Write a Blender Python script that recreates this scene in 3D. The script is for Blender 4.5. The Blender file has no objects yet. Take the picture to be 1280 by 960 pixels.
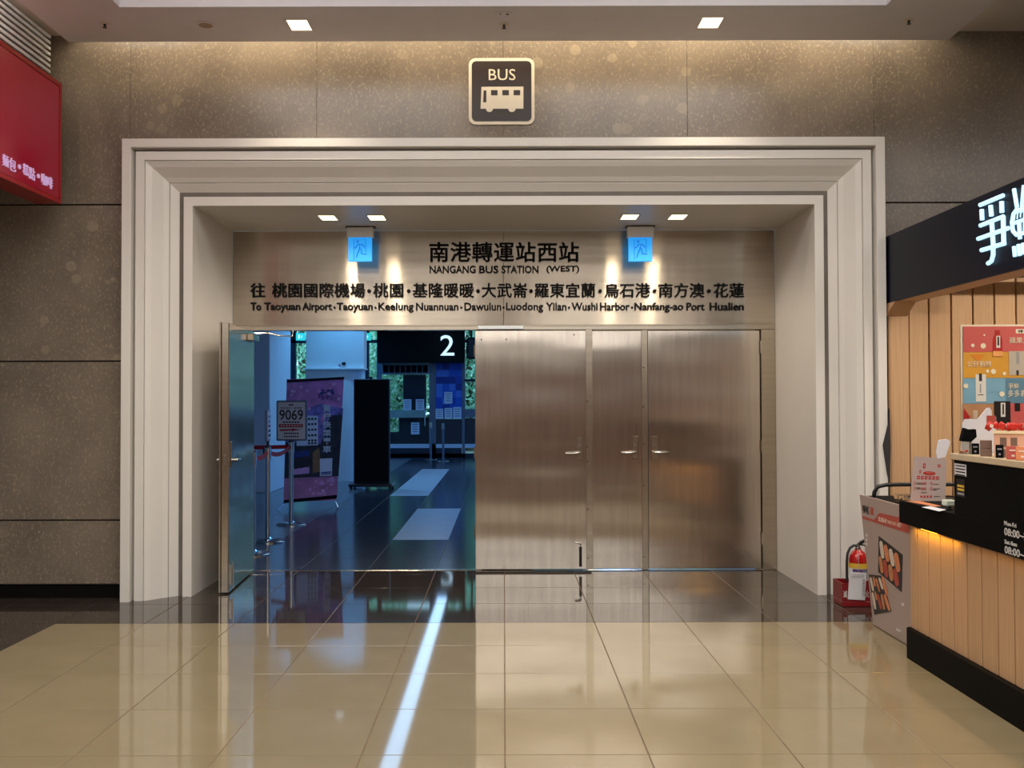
import bpy, bmesh, math, random
from mathutils import Vector, Matrix
random.seed(7)
SC = bpy.context.scene
COL = SC.collection
PI = math.pi

# ------------------------------------------------------------------ camera
F = 1200.0            # focal length in pixels of the 1280 wide frame
PITCH = 0.0183
CAMZ = 1.5
cam_d = bpy.data.cameras.new('camera')
cam_d.sensor_width = 36.0
cam_d.lens = F / 1280 * 36
cam_d.shift_x = 10 / 1280
cam_d.clip_start = 0.05
cam_d.clip_end = 400
cam = bpy.data.objects.new('camera', cam_d)
COL.objects.link(cam)
cam.matrix_world = Matrix.Translation((0, 0, CAMZ)) @ Matrix.Rotation(PI/2 + PITCH, 4, 'X') @ Matrix.Rotation(math.radians(-0.15), 4, 'Z')
SC.camera = cam

# ------------------------------------------------------------------ view, world, lights
SC.view_settings.view_transform = 'Standard'
SC.view_settings.look = 'None'
SC.view_settings.gamma = 1
SC.view_settings.use_curve_mapping = False
SC.view_settings.exposure = -0.35
W = bpy.data.worlds.new('sky')
SC.world = W
W.use_nodes = True
W.node_tree.nodes['Background'].inputs[0].default_value = (0.40, 0.76, 1.0, 1)
W.node_tree.nodes['Background'].inputs[1].default_value = 3.2

WARM = (1.0, 0.985, 0.96)
DAY = (0.035, 0.27, 1.0)

def area(name, loc, sx, sy, energy, col, rot=(0, 0, 0), spread=PI):
    l = bpy.data.lights.new(name, 'AREA')
    l.shape = 'RECTANGLE'; l.size = sx; l.size_y = sy
    l.energy = energy; l.color = col; l.spread = spread
    o = bpy.data.objects.new(name, l)
    o.location = loc; o.rotation_euler = rot
    COL.objects.link(o)
    return o

def spot(name, loc, energy, col, angle=80, blend=.6, rad=.04, rot=(0, 0, 0)):
    l = bpy.data.lights.new(name, 'SPOT')
    l.energy = energy; l.color = col; l.spot_size = math.radians(angle); l.spot_blend = blend; l.shadow_soft_size = rad
    o = bpy.data.objects.new(name, l)
    o.location = loc; o.rotation_euler = rot
    COL.objects.link(o)
    return o

# ceiling panels of the hall (the panels themselves are built with the ceiling)
HALL_PANELS = [(x, y) for y in (4.3, 1.2) for x in (-1.5, 1.5)]
FAR_PANELS = [(x, y) for y in (-4, -10, -16, -22) for x in (-3.5, 0, 3.5)]
for (x, y) in HALL_PANELS:
    area('hall_light', (x, y, 4.76), 2.2, 1.7, 72, WARM)
for y in (-4, -10, -16, -22):
    area('far_hall_light', (0, y, 4.32), 13, 4.2, 520, WARM)
area('side_fill_light', (5.8, 1.5, 4.34), 3.2, 5, 150, WARM)  # fill without fixture, added to brighten the right side and the door reflections
# cove strip that washes the top of the stone wall
area('cove_light', (0.03, 7.14, 4.50), 6.4, .06, 62, (1.0, .86, .62), (math.radians(26), 0, 0))
# lamp without fixture, added to brighten the louvre slats on the left
area('louvre_fill_light', (-3.31, 5.3, 4.335), .02, 3.3, 16, (1.0, .88, .68), (0, math.radians(-38), 0))
# station: daylight coloured ceiling strip, then an added strip and a fill lamp
area('station_light', (-1.58, 17.8, 3.46), .24, 13.5, 30, (.16, .48, 1.0))
area('station_light', (2.6, 17.8, 3.46), .24, 13.5, 430, DAY, (0, math.radians(4), 0))  # added strip, hidden behind the doors, lights the pillar from the right
area('station_fill_light', (-4.6, 23.5, 3.3), 2.4, 3.0, 70, DAY)  # added blue fill, no fixture in the hall

# ------------------------------------------------------------------ pixel helpers (only used to take measures off the photograph)
def ray(px, py):
    u = (px - 630) / F; v = (480 - py) / F
    a = math.radians(0.15)
    u, v = u*math.cos(a) + v*math.sin(a), -u*math.sin(a) + v*math.cos(a)
    c, s = math.cos(PITCH), math.sin(PITCH)
    return Vector((u, c - v*s, s + v*c))
def at(px, py, y):
    d = ray(px, py); t = y / d.y
    return Vector((d.x*t, y, CAMZ + d.z*t))
def atx(px, py, x):
    d = ray(px, py); t = x / d.x
    return Vector((x, d.y*t, CAMZ + d.z*t))
def atz(px, py, z):
    d = ray(px, py); t = (z - CAMZ) / d.z
    return Vector((d.x*t, d.y*t, z))

# ------------------------------------------------------------------ materials
def new_mat(name):
    m = bpy.data.materials.new(name); m.use_nodes = True
    return m, m.node_tree, m.node_tree.nodes['Principled BSDF']

def noise(nt, scale, detail=4, stretch=(1, 1, 1), rough=.55, coord='Object', w=0):
    tc = nt.nodes.new('ShaderNodeTexCoord'); mp = nt.nodes.new('ShaderNodeMapping')
    mp.inputs['Scale'].default_value = stretch
    mp.inputs['Location'].default_value = (w, w*1.7, w*.6)
    nt.links.new(tc.outputs[coord], mp.inputs[0])
    n = nt.nodes.new('ShaderNodeTexNoise')
    n.inputs['Scale'].default_value = scale; n.inputs['Detail'].default_value = detail; n.inputs['Roughness'].default_value = rough
    nt.links.new(mp.outputs[0], n.inputs['Vector'])
    return n

def ramp(nt, fac, stops):
    r = nt.nodes.new('ShaderNodeValToRGB')
    e = r.color_ramp.elements
    while len(e) < len(stops): e.new(.5)
    for k, (p, c) in enumerate(stops):
        e[k].position = p; e[k].color = (*c, 1) if len(c) == 3 else c
    nt.links.new(fac, r.inputs[0])
    return r

def mul(c, k): return tuple(min(1, x*k) for x in c[:3])

def srgb(r, g, b):
    def f(x):
        x /= 255
        return x/12.92 if x <= .04045 else ((x+.055)/1.055)**2.4
    return (f(r), f(g), f(b))

def mat(name, col, rough=.5, metal=0, var=.12, scale=6, stretch=(1, 1, 1), bump=0, bscale=40, bstretch=None, coat=0, emit=None, estr=0, spec=.5, rnd=0, aniso=0):
    m, nt, b = new_mat(name)
    n = noise(nt, scale, stretch=stretch)
    r = ramp(nt, n.outputs['Fac'], [(.3, mul(col, 1-var)), (.7, mul(col, 1+var))])
    out = r.outputs[0]
    if rnd:
        oi = nt.nodes.new('ShaderNodeObjectInfo')
        h = nt.nodes.new('ShaderNodeHueSaturation')
        mr = nt.nodes.new('ShaderNodeMapRange')
        mr.inputs['To Min'].default_value = 1-rnd; mr.inputs['To Max'].default_value = 1+rnd
        nt.links.new(oi.outputs['Random'], mr.inputs['Value'])
        nt.links.new(mr.outputs[0], h.inputs['Value'])
        nt.links.new(out, h.inputs['Color']); out = h.outputs[0]
    nt.links.new(out, b.inputs['Base Color'])
    b.inputs['Roughness'].default_value = rough
    b.inputs['Metallic'].default_value = metal
    b.inputs['Specular IOR Level'].default_value = spec
    b.inputs['Coat Weight'].default_value = coat
    b.inputs['Coat Roughness'].default_value = .06
    if aniso:
        b.inputs['Anisotropic'].default_value = abs(aniso)
        b.inputs['Anisotropic Rotation'].default_value = .25 if aniso < 0 else 0
        t = nt.nodes.new('ShaderNodeTangent'); t.direction_type = 'UV_MAP'
        nt.links.new(t.outputs[0], b.inputs['Tangent'])
    if bump:
        bn = noise(nt, bscale, stretch=bstretch or (1, 1, 1), detail=2)
        bp = nt.nodes.new('ShaderNodeBump'); bp.inputs['Strength'].default_value = bump; bp.inputs['Distance'].default_value = .02
        nt.links.new(bn.outputs['Fac'], bp.inputs['Height'])
        nt.links.new(bp.outputs[0], b.inputs['Normal'])
    if emit:
        b.inputs['Emission Color'].default_value = (*emit, 1); b.inputs['Emission Strength'].default_value = estr
    return m

def mat_stone():
    m, nt, b = new_mat('brown_grey_stone')
    base = noise(nt, 1.6, 5)
    r1 = ramp(nt, base.outputs['Fac'], [(.3, srgb(106, 95, 85)), (.72, srgb(134, 121, 107))])
    # pale flecks
    fl = noise(nt, 62, 3, stretch=(1, 1, .7), w=3)
    r2 = ramp(nt, fl.outputs['Fac'], [(.53, (0, 0, 0)), (.80, (.8, .8, .8))])
    mx = nt.nodes.new('ShaderNodeMix'); mx.data_type = 'RGBA'
    nt.links.new(r2.outputs[0], mx.inputs['Factor'])
    nt.links.new(r1.outputs[0], mx.inputs['A']); mx.inputs['B'].default_value = (*srgb(168, 154, 130), 1)
    # rounded fossil blotches
    tc = nt.nodes.new('ShaderNodeTexCoord'); vo = nt.nodes.new('ShaderNodeTexVoronoi'); vo.inputs['Scale'].default_value = 5.5
    nt.links.new(tc.outputs['Object'], vo.inputs['Vector'])
    r3 = ramp(nt, vo.outputs['Distance'], [(.22, (1, 1, 1)), (.26, (0, 0, 0))])
    mk = noise(nt, .9, 2, w=9)
    r4 = ramp(nt, mk.outputs['Fac'], [(.52, (0, 0, 0)), (.62, (.35, .35, .35))])
    mm = nt.nodes.new('ShaderNodeMix'); mm.data_type = 'RGBA'; mm.blend_type = 'MULTIPLY'; mm.inputs['Factor'].default_value = 1
    nt.links.new(r3.outputs[0], mm.inputs['A']); nt.links.new(r4.outputs[0], mm.inputs['B'])
    m2 = nt.nodes.new('ShaderNodeMix'); m2.data_type = 'RGBA'
    nt.links.new(mm.outputs['Result'], m2.inputs['Factor'])
    nt.links.new(mx.outputs['Result'], m2.inputs['A']); m2.inputs['B'].default_value = (*srgb(170, 156, 132), 1)
    oi = nt.nodes.new('ShaderNodeObjectInfo'); h = nt.nodes.new('ShaderNodeHueSaturation'); mr = nt.nodes.new('ShaderNodeMapRange')
    mr.inputs['To Min'].default_value = .93; mr.inputs['To Max'].default_value = 1.05
    nt.links.new(oi.outputs['Random'], mr.inputs['Value']); nt.links.new(mr.outputs[0], h.inputs['Value'])
    nt.links.new(m2.outputs['Result'], h.inputs['Color'])
    nt.links.new(h.outputs[0], b.inputs['Base Color'])
    b.inputs['Roughness'].default_value = .22
    b.inputs['Specular IOR Level'].default_value = .4
    return m

def mat_wood():
    m, nt, b = new_mat('oak_veneer')
    n = noise(nt, 90, 4, stretch=(1, 1, .02))
    r = ramp(nt, n.outputs['Fac'], [(.3, srgb(190, 148, 108)), (.7, srgb(206, 166, 126))])
    oi = nt.nodes.new('ShaderNodeObjectInfo'); h = nt.nodes.new('ShaderNodeHueSaturation'); mr = nt.nodes.new('ShaderNodeMapRange')
    mr.inputs['To Min'].default_value = .93; mr.inputs['To Max'].default_value = 1.06
    nt.links.new(oi.outputs['Random'], mr.inputs['Value']); nt.links.new(mr.outputs[0], h.inputs['Value'])
    nt.links.new(r.outputs[0], h.inputs['Color']); nt.links.new(h.outputs[0], b.inputs['Base Color'])
    b.inputs['Roughness'].default_value = .5
    return m

def mat_steel(name, col, rough, aniso, wave=.25, wscale=1.6, wst=(1, 1, 1), grain='x'):
    # brushed sheet: faint grain, large shallow dents
    m, nt, b = new_mat(name)
    g = noise(nt, 30, 3, stretch=(.06, 1, 1) if grain == 'x' else (1, 1, .06))
    r = ramp(nt, g.outputs['Fac'], [(.25, mul(col, .9)), (.75, mul(col, 1.08))])
    nt.links.new(r.outputs[0], b.inputs['Base Color'])
    b.inputs['Metallic'].default_value = 1
    b.inputs['Roughness'].default_value = rough
    b.inputs['Anisotropic'].default_value = abs(aniso)
    b.inputs['Anisotropic Rotation'].default_value = .25 if aniso < 0 else 0
    t = nt.nodes.new('ShaderNodeTangent'); t.direction_type = 'UV_MAP'
    nt.links.new(t.outputs[0], b.inputs['Tangent'])
    if wave:
        w1 = noise(nt, wscale, 1, stretch=wst)
        bp = nt.nodes.new('ShaderNodeBump'); bp.inputs['Strength'].default_value = 1; bp.inputs['Distance'].default_value = wave
        nt.links.new(w1.outputs['Fac'], bp.inputs['Height'])
        nt.links.new(bp.outputs[0], b.inputs['Normal'])
    return m

def mat_emit(name, col, s):
    m, nt, b = new_mat(name)
    b.inputs['Base Color'].default_value = (*mul(col, .6), 1)
    b.inputs['Emission Color'].default_value = (*col, 1)
    b.inputs['Emission Strength'].default_value = s
    return m

def mat_glass(name, tint=(.9, .97, 1), rough=0):
    m, nt, b = new_mat(name)
    n = noise(nt, 2, 2)
    r = ramp(nt, n.outputs['Fac'], [(.3, mul(tint, .98)), (.7, tint)])
    nt.links.new(r.outputs[0], b.inputs['Base Color'])
    b.inputs['Transmission Weight'].default_value = 1
    b.inputs['Roughness'].default_value = rough
    b.inputs['IOR'].default_value = 1.1
    return m

M = {}
M['stone'] = mat_stone()
M['wood'] = mat_wood()
M['portal'] = mat('ivory_painted_metal', srgb(222, 217, 210), .38, var=.02, scale=2, spec=.45)
M['beige'] = mat('beige_polished_tile', srgb(144, 130, 101), .055, var=.07, scale=2.2, rnd=.025, spec=.6)
M['beige_grout'] = mat('brown_grout', srgb(120, 98, 74), .7)
M['dark'] = mat('dark_brown_polished_tile', srgb(60, 52, 47), .05, var=.16, scale=7, rnd=.05, spec=.6)
M['dark_grout'] = mat('grey_grout', srgb(112, 104, 96), .7)
M['station_tile'] = mat('dark_grey_station_tile', srgb(64, 66, 72), .16, var=.1, scale=5, rnd=.05)
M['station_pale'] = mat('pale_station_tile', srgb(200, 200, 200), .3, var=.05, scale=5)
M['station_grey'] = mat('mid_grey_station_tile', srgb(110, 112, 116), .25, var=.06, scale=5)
M['ceiling'] = mat('warm_white_ceiling_paint', srgb(222, 214, 206), .8, var=.02)
M['soffit'] = mat('mauve_grey_soffit_paint', srgb(224, 222, 230), .7, var=.02)
M['white'] = mat('white_paint', srgb(225, 225, 225), .5, var=.02)
M['dim_wall'] = mat('brown_far_wall', srgb(172, 148, 130), .6, var=.1, scale=1)
M['black'] = mat('black_laminate', (.004, .004, .004), .6, var=.1, spec=.06)
M['plinth'] = mat('black_plinth', (.005, .0045, .004), .6, var=.1, spec=.08)
M['blackmetal'] = mat('black_metal', (.012, .012, .013), .35, var=.1)
M['door_steel'] = mat_steel('brushed_steel_door_sheet', srgb(210, 198, 184), .17, .6, .012, 1.3, (.45, 1, 1.6), 'z')
M['fascia_steel'] = mat_steel('brushed_steel_fascia', srgb(192, 180, 164), .27, -1.0, .0012, 2.0, (5, 1, .06), 'x')
M['steel'] = mat_steel('brushed_steel_trim', srgb(188, 176, 158), .2, .3, 0)
M['chrome'] = mat('satin_chrome', srgb(205, 203, 198), .16, 1, var=.03)
M['letter'] = mat('black_letter', (.004, .004, .004), .6, var=.05, spec=.12)
M['cream'] = mat('cream_sign_print', srgb(226, 214, 192), .45, var=.02)
M['sign_brown'] = mat('dark_brown_sign_face', srgb(44, 32, 28), .4, var=.04)
M['signwhite'] = mat('grey_white_print', srgb(214, 210, 205), .5, var=.02)
M['pink'] = mat('crimson_acrylic', srgb(158, 14, 44), .2, var=.05, scale=.8, emit=srgb(190, 12, 60), estr=.10)
M['pinkframe'] = mat('crimson_frame', srgb(168, 28, 34), .35, var=.05)
M['lilac'] = mat_emit('lilac_lit_letter', srgb(228, 190, 238), .5)
M['navy'] = mat('navy_gloss_panel', (.003, .004, .014), .4, var=.1, spec=.15)
M['whiteglow'] = mat_emit('white_blue_lit_letter', (.50, .80, 1.0), 1.5)
M['whiteglow2'] = mat_emit('white_lit_number', (.60, .85, 1.0), 1.5)
M['exitface'] = mat_emit('cyan_lit_exit_face', (.02, .38, 1.0), .95)
M['exitline'] = mat_emit('blue_exit_line', (.005, .17, .62), .85)
M['exitgreen'] = mat_emit('green_lit_exit_face', (.03, .62, .52), 1.1)
M['warmglow'] = mat_emit('warm_downlight_glow', (1, .86, .58), 4)
M['amber'] = mat_emit('amber_strip', (1, .55, .04), 7)
M['stripglow'] = mat_emit('daylight_strip', (.62, .86, 1.0), 2.8)
M['panelglow'] = mat_emit('ceiling_panel_glow', (1, .90, .78), 1.6)
M['red'] = mat('extinguisher_red', srgb(178, 24, 22), .25, var=.05, coat=.4)
M['redbox'] = mat('dark_red_plastic', srgb(128, 22, 28), .4, var=.05)
M['paper'] = mat('white_paper', srgb(225, 222, 226), .7, var=.02)
M['bluepaper'] = mat('white_notice_paper', srgb(225, 228, 232), .7, var=.02)
M['ink'] = mat('dark_ink', srgb(46, 40, 44), .7, var=.02)
M['greyink'] = mat('grey_ink', srgb(150, 146, 150), .7, var=.02)
M['redink'] = mat('red_ink', srgb(172, 34, 34), .6, var=.03)
M['yellow'] = mat('yellow_label', srgb(226, 186, 60), .5, var=.05)
M['purple'] = mat('purple_label', srgb(92, 66, 120), .5, var=.05)
M['beltred'] = mat('red_belt_webbing', srgb(190, 20, 26), .7, var=.08)
M['promo'] = mat('dusty_pink_grey_print', srgb(176, 156, 148), .4, var=.03)
M['promored'] = mat('brick_red_print', srgb(186, 78, 64), .4, var=.03)
M['tray'] = mat('black_tray_print', srgb(26, 20, 20), .4, var=.05)
M['salmon'] = mat('salmon_print', srgb(218, 132, 84), .4, var=.12, scale=40)
M['tuna'] = mat('tuna_print', srgb(178, 66, 48), .4, var=.12, scale=40)
M['rice'] = mat('rice_print', srgb(222, 204, 186), .4, var=.08, scale=60)
M['roe'] = mat('roll_print', srgb(196, 128, 76), .4, var=.35, scale=70)
M['ledge'] = mat('pale_wood_ledge', srgb(206, 184, 150), .45, var=.06, scale=10, stretch=(1, .1, 1))
M['p_red'] = mat('poster_rose', srgb(196, 90, 88), .35, var=.04)
M['p_yellow'] = mat('poster_ochre', srgb(206, 150, 56), .35, var=.05)
M['p_blue'] = mat('poster_sky_blue', srgb(120, 164, 190), .35, var=.06, scale=10)
M['p_blue2'] = mat('poster_slate_blue', srgb(94, 130, 154), .35, var=.05)
M['p_brown'] = mat('poster_tan', srgb(176, 128, 92), .35, var=.1, scale=16)
M['bottle'] = mat('juice_red_print', srgb(168, 34, 34), .35, var=.08, scale=20)
M['orange'] = mat('pale_orange_print', srgb(226, 160, 96), .35, var=.08)
M['boxgrey'] = mat('grey_carton_print', srgb(180, 170, 158), .4, var=.03)
M['tangerine'] = mat('tangerine_print', srgb(214, 128, 40), .4, var=.06)
M['packred'] = mat('bright_red_packet', srgb(206, 44, 36), .35, var=.1, scale=18)
M['peach'] = mat('peach_cardboard', srgb(226, 170, 138), .55, var=.04)
M['peachtop'] = mat('cream_cardboard', srgb(240, 214, 170), .55, var=.03)
M['brownwin'] = mat('brown_window_print', srgb(122, 94, 78), .5, var=.06)
M['clear'] = mat_glass('clear_plastic', (.94, .95, .93), .04)
M['glass'] = mat_glass('window_glass')
M['greyframe'] = mat('grey_aluminium', srgb(120, 128, 140), .4, .6, var=.05)
M['darkframe'] = mat('dark_steel_frame', srgb(38, 42, 50), .45, var=.05)
M['leaf'] = mat('tree_leaf', srgb(150, 190, 130), .6, var=.35, scale=3)
M['leaf3'] = mat('dark_tree_leaf', srgb(92, 130, 104), .6, var=.35, scale=3)
M['leaf2'] = mat('pale_tree_leaf', srgb(176, 226, 196), .6, var=.35, scale=3)
M['trunk'] = mat('tree_trunk', srgb(90, 76, 62), .8, var=.2)
M['ground'] = mat('outdoor_paving', srgb(150, 150, 145), .8, var=.1)
for k, c in enumerate([(26, 74, 172), (40, 96, 200), (20, 56, 140), (78, 132, 214), (34, 84, 186)]):
    M['blue%d' % k] = mat('blue_poster_square', srgb(*c), .35, var=.04)
M['bannerpurple'] = mat('banner_purple', srgb(206, 120, 170), .5, var=.35, scale=5)
M['bannerviolet'] = mat('banner_violet', srgb(130, 110, 170), .5, var=.6, scale=14)
M['bannerdark'] = mat('banner_dark_photo', srgb(52, 42, 44), .5, var=.5, scale=7)
M['bannerpink'] = mat('banner_pink_water', srgb(190, 120, 150), .5, var=.25, scale=6, stretch=(.4, 1, 2))
M['blossom'] = mat('banner_blossom', srgb(230, 160, 200), .5, var=.25, scale=30)
M['lantern'] = mat('banner_ochre', srgb(150, 104, 60), .5, var=.3, scale=20)
M['bannerblue'] = mat('banner_blue_ink', srgb(46, 58, 120), .5, var=.05)
M['darkcloth'] = mat('charcoal_cloth', srgb(44, 42, 44), .8, var=.1)
M['panelwood'] = mat('dark_board', srgb(64, 52, 48), .5, var=.12, scale=12, stretch=(1, 1, .1))

# ------------------------------------------------------------------ mesh helpers
class MB:
    """collects simple solids into one mesh"""
    def __init__(s): s.b = bmesh.new()
    def box(s, x0, x1, y0, y1, z0, z1, bev=0):
        vs = [s.b.verts.new((x, y, z)) for z in (z0, z1) for y in (y0, y1) for x in (x0, x1)]
        fs = [(0, 2, 3, 1), (4, 5, 7, 6), (0, 1, 5, 4), (2, 6, 7, 3), (0, 4, 6, 2), (1, 3, 7, 5)]
        f = [s.b.faces.new([vs[i] for i in q]) for q in fs]
        if bev:
            es = list({e for q in f for e in q.edges})
            bmesh.ops.bevel(s.b, geom=es, offset=bev, segments=1, affect='EDGES', profile=.5)
        return s
    def prism(s, pts, vec):
        """polygon pts (3D) extruded along vec"""
        a = [s.b.verts.new(p) for p in pts]; c = [s.b.verts.new(Vector(p)+Vector(vec)) for p in pts]
        n = len(a)
        s.b.faces.new(a[::-1]); s.b.faces.new(c)
        for i in range(n): s.b.faces.new((a[i], a[(i+1) % n], c[(i+1) % n], c[i]))
        return s
    def loft(s, A, B):
        a = [s.b.verts.new(p) for p in A]; c = [s.b.verts.new(p) for p in B]; n = len(a)
        s.b.faces.new(a[::-1]); s.b.faces.new(c)
        for i in range(n): s.b.faces.new((a[i], a[(i+1) % n], c[(i+1) % n], c[i]))
        return s
    def cyl(s, p, q, r, r2=None, n=14):
        p = Vector(p); q = Vector(q); d = (q-p); r2 = r if r2 is None else r2
        u = d.normalized(); k = Vector((0, 0, 1)) if abs(u.z) < .9 else Vector((1, 0, 0))
        e = u.cross(k).normalized(); g = u.cross(e)
        A = [p + (e*math.cos(t) + g*math.sin(t))*r for t in [2*PI*i/n for i in range(n)]]
        B = [q + (e*math.cos(t) + g*math.sin(t))*r2 for t in [2*PI*i/n for i in range(n)]]
        return s.loft(A, B)
    def tube(s, pts, r, n=10):
        pts = [Vector(p) for p in pts]; rings = []
        e = None
        for i, p in enumerate(pts):
            d = (pts[min(i+1, len(pts)-1)] - pts[max(i-1, 0)]).normalized()
            if e is None:
                k = Vector((0, 0, 1)) if abs(d.z) < .9 else Vector((1, 0, 0))
                e = d.cross(k).normalized()
            else:
                e = (e - d*e.dot(d)).normalized()
            g = d.cross(e)
            rr = r[i] if isinstance(r, (list, tuple)) else r
            rings.append([s.b.verts.new(p + (e*math.cos(t) + g*math.sin(t))*rr) for t in [2*PI*j/n for j in range(n)]])
        for a, c in zip(rings, rings[1:]):
            for j in range(n): s.b.faces.new((a[j], a[(j+1) % n], c[(j+1) % n], c[j]))
        s.b.faces.new(rings[0][::-1]); s.b.faces.new(rings[-1])
        return s
    def lathe(s, prof, c=(0, 0, 0), n=24):
        c = Vector(c); rings = []
        for (r, z) in prof:
            rings.append([s.b.verts.new(c + Vector((max(r, 1e-4)*math.cos(t), max(r, 1e-4)*math.sin(t), z))) for t in [2*PI*j/n for j in range(n)]])
        for a, d in zip(rings, rings[1:]):
            for j in range(n): s.b.faces.new((a[j], a[(j+1) % n], d[(j+1) % n], d[j]))
        s.b.faces.new(rings[0][::-1]); s.b.faces.new(rings[-1])
        return s
    def blob(s, c, rx, ry, rz, n=1):
        m = Matrix.Translation(c) @ Matrix.Diagonal((rx, ry, rz, 1))
        bmesh.ops.create_icosphere(s.b, subdivisions=n, radius=1, matrix=m)
        return s
    def mesh(s, name, material=None, smooth=False):
        bmesh.ops.recalc_face_normals(s.b, faces=s.b.faces)
        uv = s.b.loops.layers.uv.new('uv')
        for f in s.b.faces:
            n = f.normal
            for l in f.loops:
                co = l.vert.co
                l[uv].uv = (co.x, co.z) if abs(n.y) >= max(abs(n.x), abs(n.z)) else ((co.y, co.z) if abs(n.x) >= abs(n.z) else (co.x, co.y))
            f.smooth = smooth
        me = bpy.data.meshes.new(name)
        s.b.to_mesh(me); s.b.free()
        if material: me.materials.append(material)
        if smooth: me.set_sharp_from_angle(angle=math.radians(38))
        return me
    def build(s, name, material, parent=None, smooth=False):
        return link(name, s.mesh(name, material, smooth), parent)

def link(name, me, parent=None, loc=None):
    o = bpy.data.objects.new(name, me); COL.objects.link(o)
    if parent: o.parent = parent
    if loc is not None: o.location = loc
    return o

def empty(name, loc=(0, 0, 0)):
    o = bpy.data.objects.new(name, None); COL.objects.link(o); o.location = loc
    o.empty_display_size = .1
    return o

def tag(o, label, cat, group=None, kind=None):
    o['label'] = label; o['category'] = cat
    if group: o['group'] = group
    if kind: o['kind'] = kind
    return o
def struct(o, label=None, cat=None):
    o['kind'] = 'structure'
    if label: o['label'] = label
    if cat: o['category'] = cat
    return o
def setoff(o, root):
    """o was built in world coordinates: hang it under root without moving it"""
    o.parent = root
    o.matrix_parent_inverse = Matrix.Translation(-Vector(root.location))
    return o
def copy_tree(o, parent=None):
    c = o.copy(); COL.objects.link(c)
    if parent: c.parent = parent
    for ch in list(o.children): copy_tree(ch, c)
    return c

# ------------------------------------------------------------------ lettering: raised or flush letters as real meshes
_tc = {}
def text_mesh(s, depth=.002, bold=0.0):
    key = (s, depth, bold)
    if key in _tc: return _tc[key]
    c = bpy.data.curves.new('lettering', 'FONT'); c.body = s
    c.extrude = depth/2; c.offset = bold; c.resolution_u = 3
    o = bpy.data.objects.new('lettering', c); COL.objects.link(o)
    dg = bpy.context.evaluated_depsgraph_get()
    me = bpy.data.meshes.new_from_object(o.evaluated_get(dg))
    bpy.data.objects.remove(o); bpy.data.curves.remove(c)
    xs = [v.co.x for v in me.vertices]; ys = [v.co.y for v in me.vertices]
    _tc[key] = (me, (min(xs), max(xs), min(ys), max(ys)) if xs else (0, 0, 0, 0))
    return _tc[key]

AX = {'front': Matrix(((1, 0, 0), (0, 0, -1), (0, 1, 0))),       # reads from -Y
      'left': Matrix(((0, 0, 1), (1, 0, 0), (0, 1, 0))),         # on a face that looks to +X
      'right': Matrix(((0, 0, -1), (-1, 0, 0), (0, 1, 0))),      # on a face that looks to -X
      'up': Matrix(((1, 0, 0), (0, 1, 0), (0, 0, 1)))}
def text(s, origin, width, height, material, parent, face='front', depth=.002, bold=0.0, name='lettering', box=True, frame=None):
    """put s with its lower left corner at origin, stretched to width x height (either None keeps the proportion)"""
    me, (x0, x1, y0, y1) = text_mesh(s, depth, bold)
    sx = width/(x1-x0) if width else None; sy = height/(y1-y0) if height else None
    sx = sx or sy; sy = sy or sx
    R = frame or AX[face]
    m2 = me.copy(); m2.name = name
    o0 = Vector(origin)
    for v in m2.vertices:
        v.co = R @ Vector(((v.co.x-x0)*sx, (v.co.y-y0)*sy, v.co.z)) + o0
    m2.materials.clear(); m2.materials.append(material)
    o = bpy.data.objects.new(name, m2); COL.objects.link(o)
    if parent: setoff(o, parent)
    return o
def glyph(s, origin, em, material, parent, face='front', depth=.012, bold=.012, name='letter', sx=1.0):
    """one character on its em square"""
    me, bb = text_mesh(s, depth/em if False else depth, bold)
    # a heavier weight from overlapping strokes
    R = AX[face]; o0 = Vector(origin); b = bmesh.new()
    for k, (dx, dy) in enumerate(((-.020, 0), (.020, 0), (0, .012), (0, -.012))):
        n0 = len(b.verts); b.from_mesh(me); b.verts.ensure_lookup_table()
        for v in b.verts[n0:]: v.co = R @ Vector(((v.co.x+dx)*em*sx, (v.co.y+dy)*em, v.co.z + k*.0002)) + o0
    m2 = bpy.data.meshes.new(name); b.to_mesh(m2); b.free()
    m2.materials.append(material)
    o = bpy.data.objects.new(name, m2); COL.objects.link(o)
    if parent: setoff(o, parent)
    return o

def flat(pts, material, parent, vec, name):
    """thin plate from a 3D outline"""
    o = MB().prism(pts, vec).build(name, material)
    if parent: setoff(o, parent)
    return o

# =================================================================== STRUCTURE
# ------------------------------------------------------------------ floors
T = .61
YB = 6.545                 # where the pale floor meets the dark one
XB = -3.05
floor = struct(MB().box(-8, 8, -30, 8.55, -.06, -.003).build('floor', M['beige_grout']), 'polished hall floor of beige and dark brown tiles', 'floor')
def tile_mesh(name, m, w=T, d=T, gap=.005):
    return MB().box(gap/2, w-gap/2, gap/2, d-gap/2, -.012, 0, .0012).mesh(name, m)
tb = tile_mesh('tile', M['beige']); td = tile_mesh('tile', M['dark'])
td2 = tile_mesh('tile', M['dark'], T, .175)
for i in range(15):
    for j in range(8):
        link('tile', tb, floor, (XB + i*T, YB - (j+1)*T, 0))
for i in range(-5, 5):
    for j in range(3):
        link('tile', td, floor, (i*T, YB + j*T, 0))
    link('tile', td2, floor, (i*T, YB + 3*T, 0))
for i in (-10, -9, -8, -7, -6, 5, 6, 7):
    for j in range(2): link('tile', td, floor, (i*T, YB + j*T, 0))
for i in range(-10, -5):
    for j in range(6): link('tile', td, floor, (i*T, YB - (j+1)*T, 0))
m = MB()
for i in range(-13, 13):
    for j in range(8, 60):
        x, y = i*T, YB - (j+1)*T
        if y < -29.5: continue
        m.box(x+.002, x+T-.002, y+.002, y+T-.002, -.012, 0)
o = m.build('tile_field', M['dark'], floor); o['kind'] = 'stuff'

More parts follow.
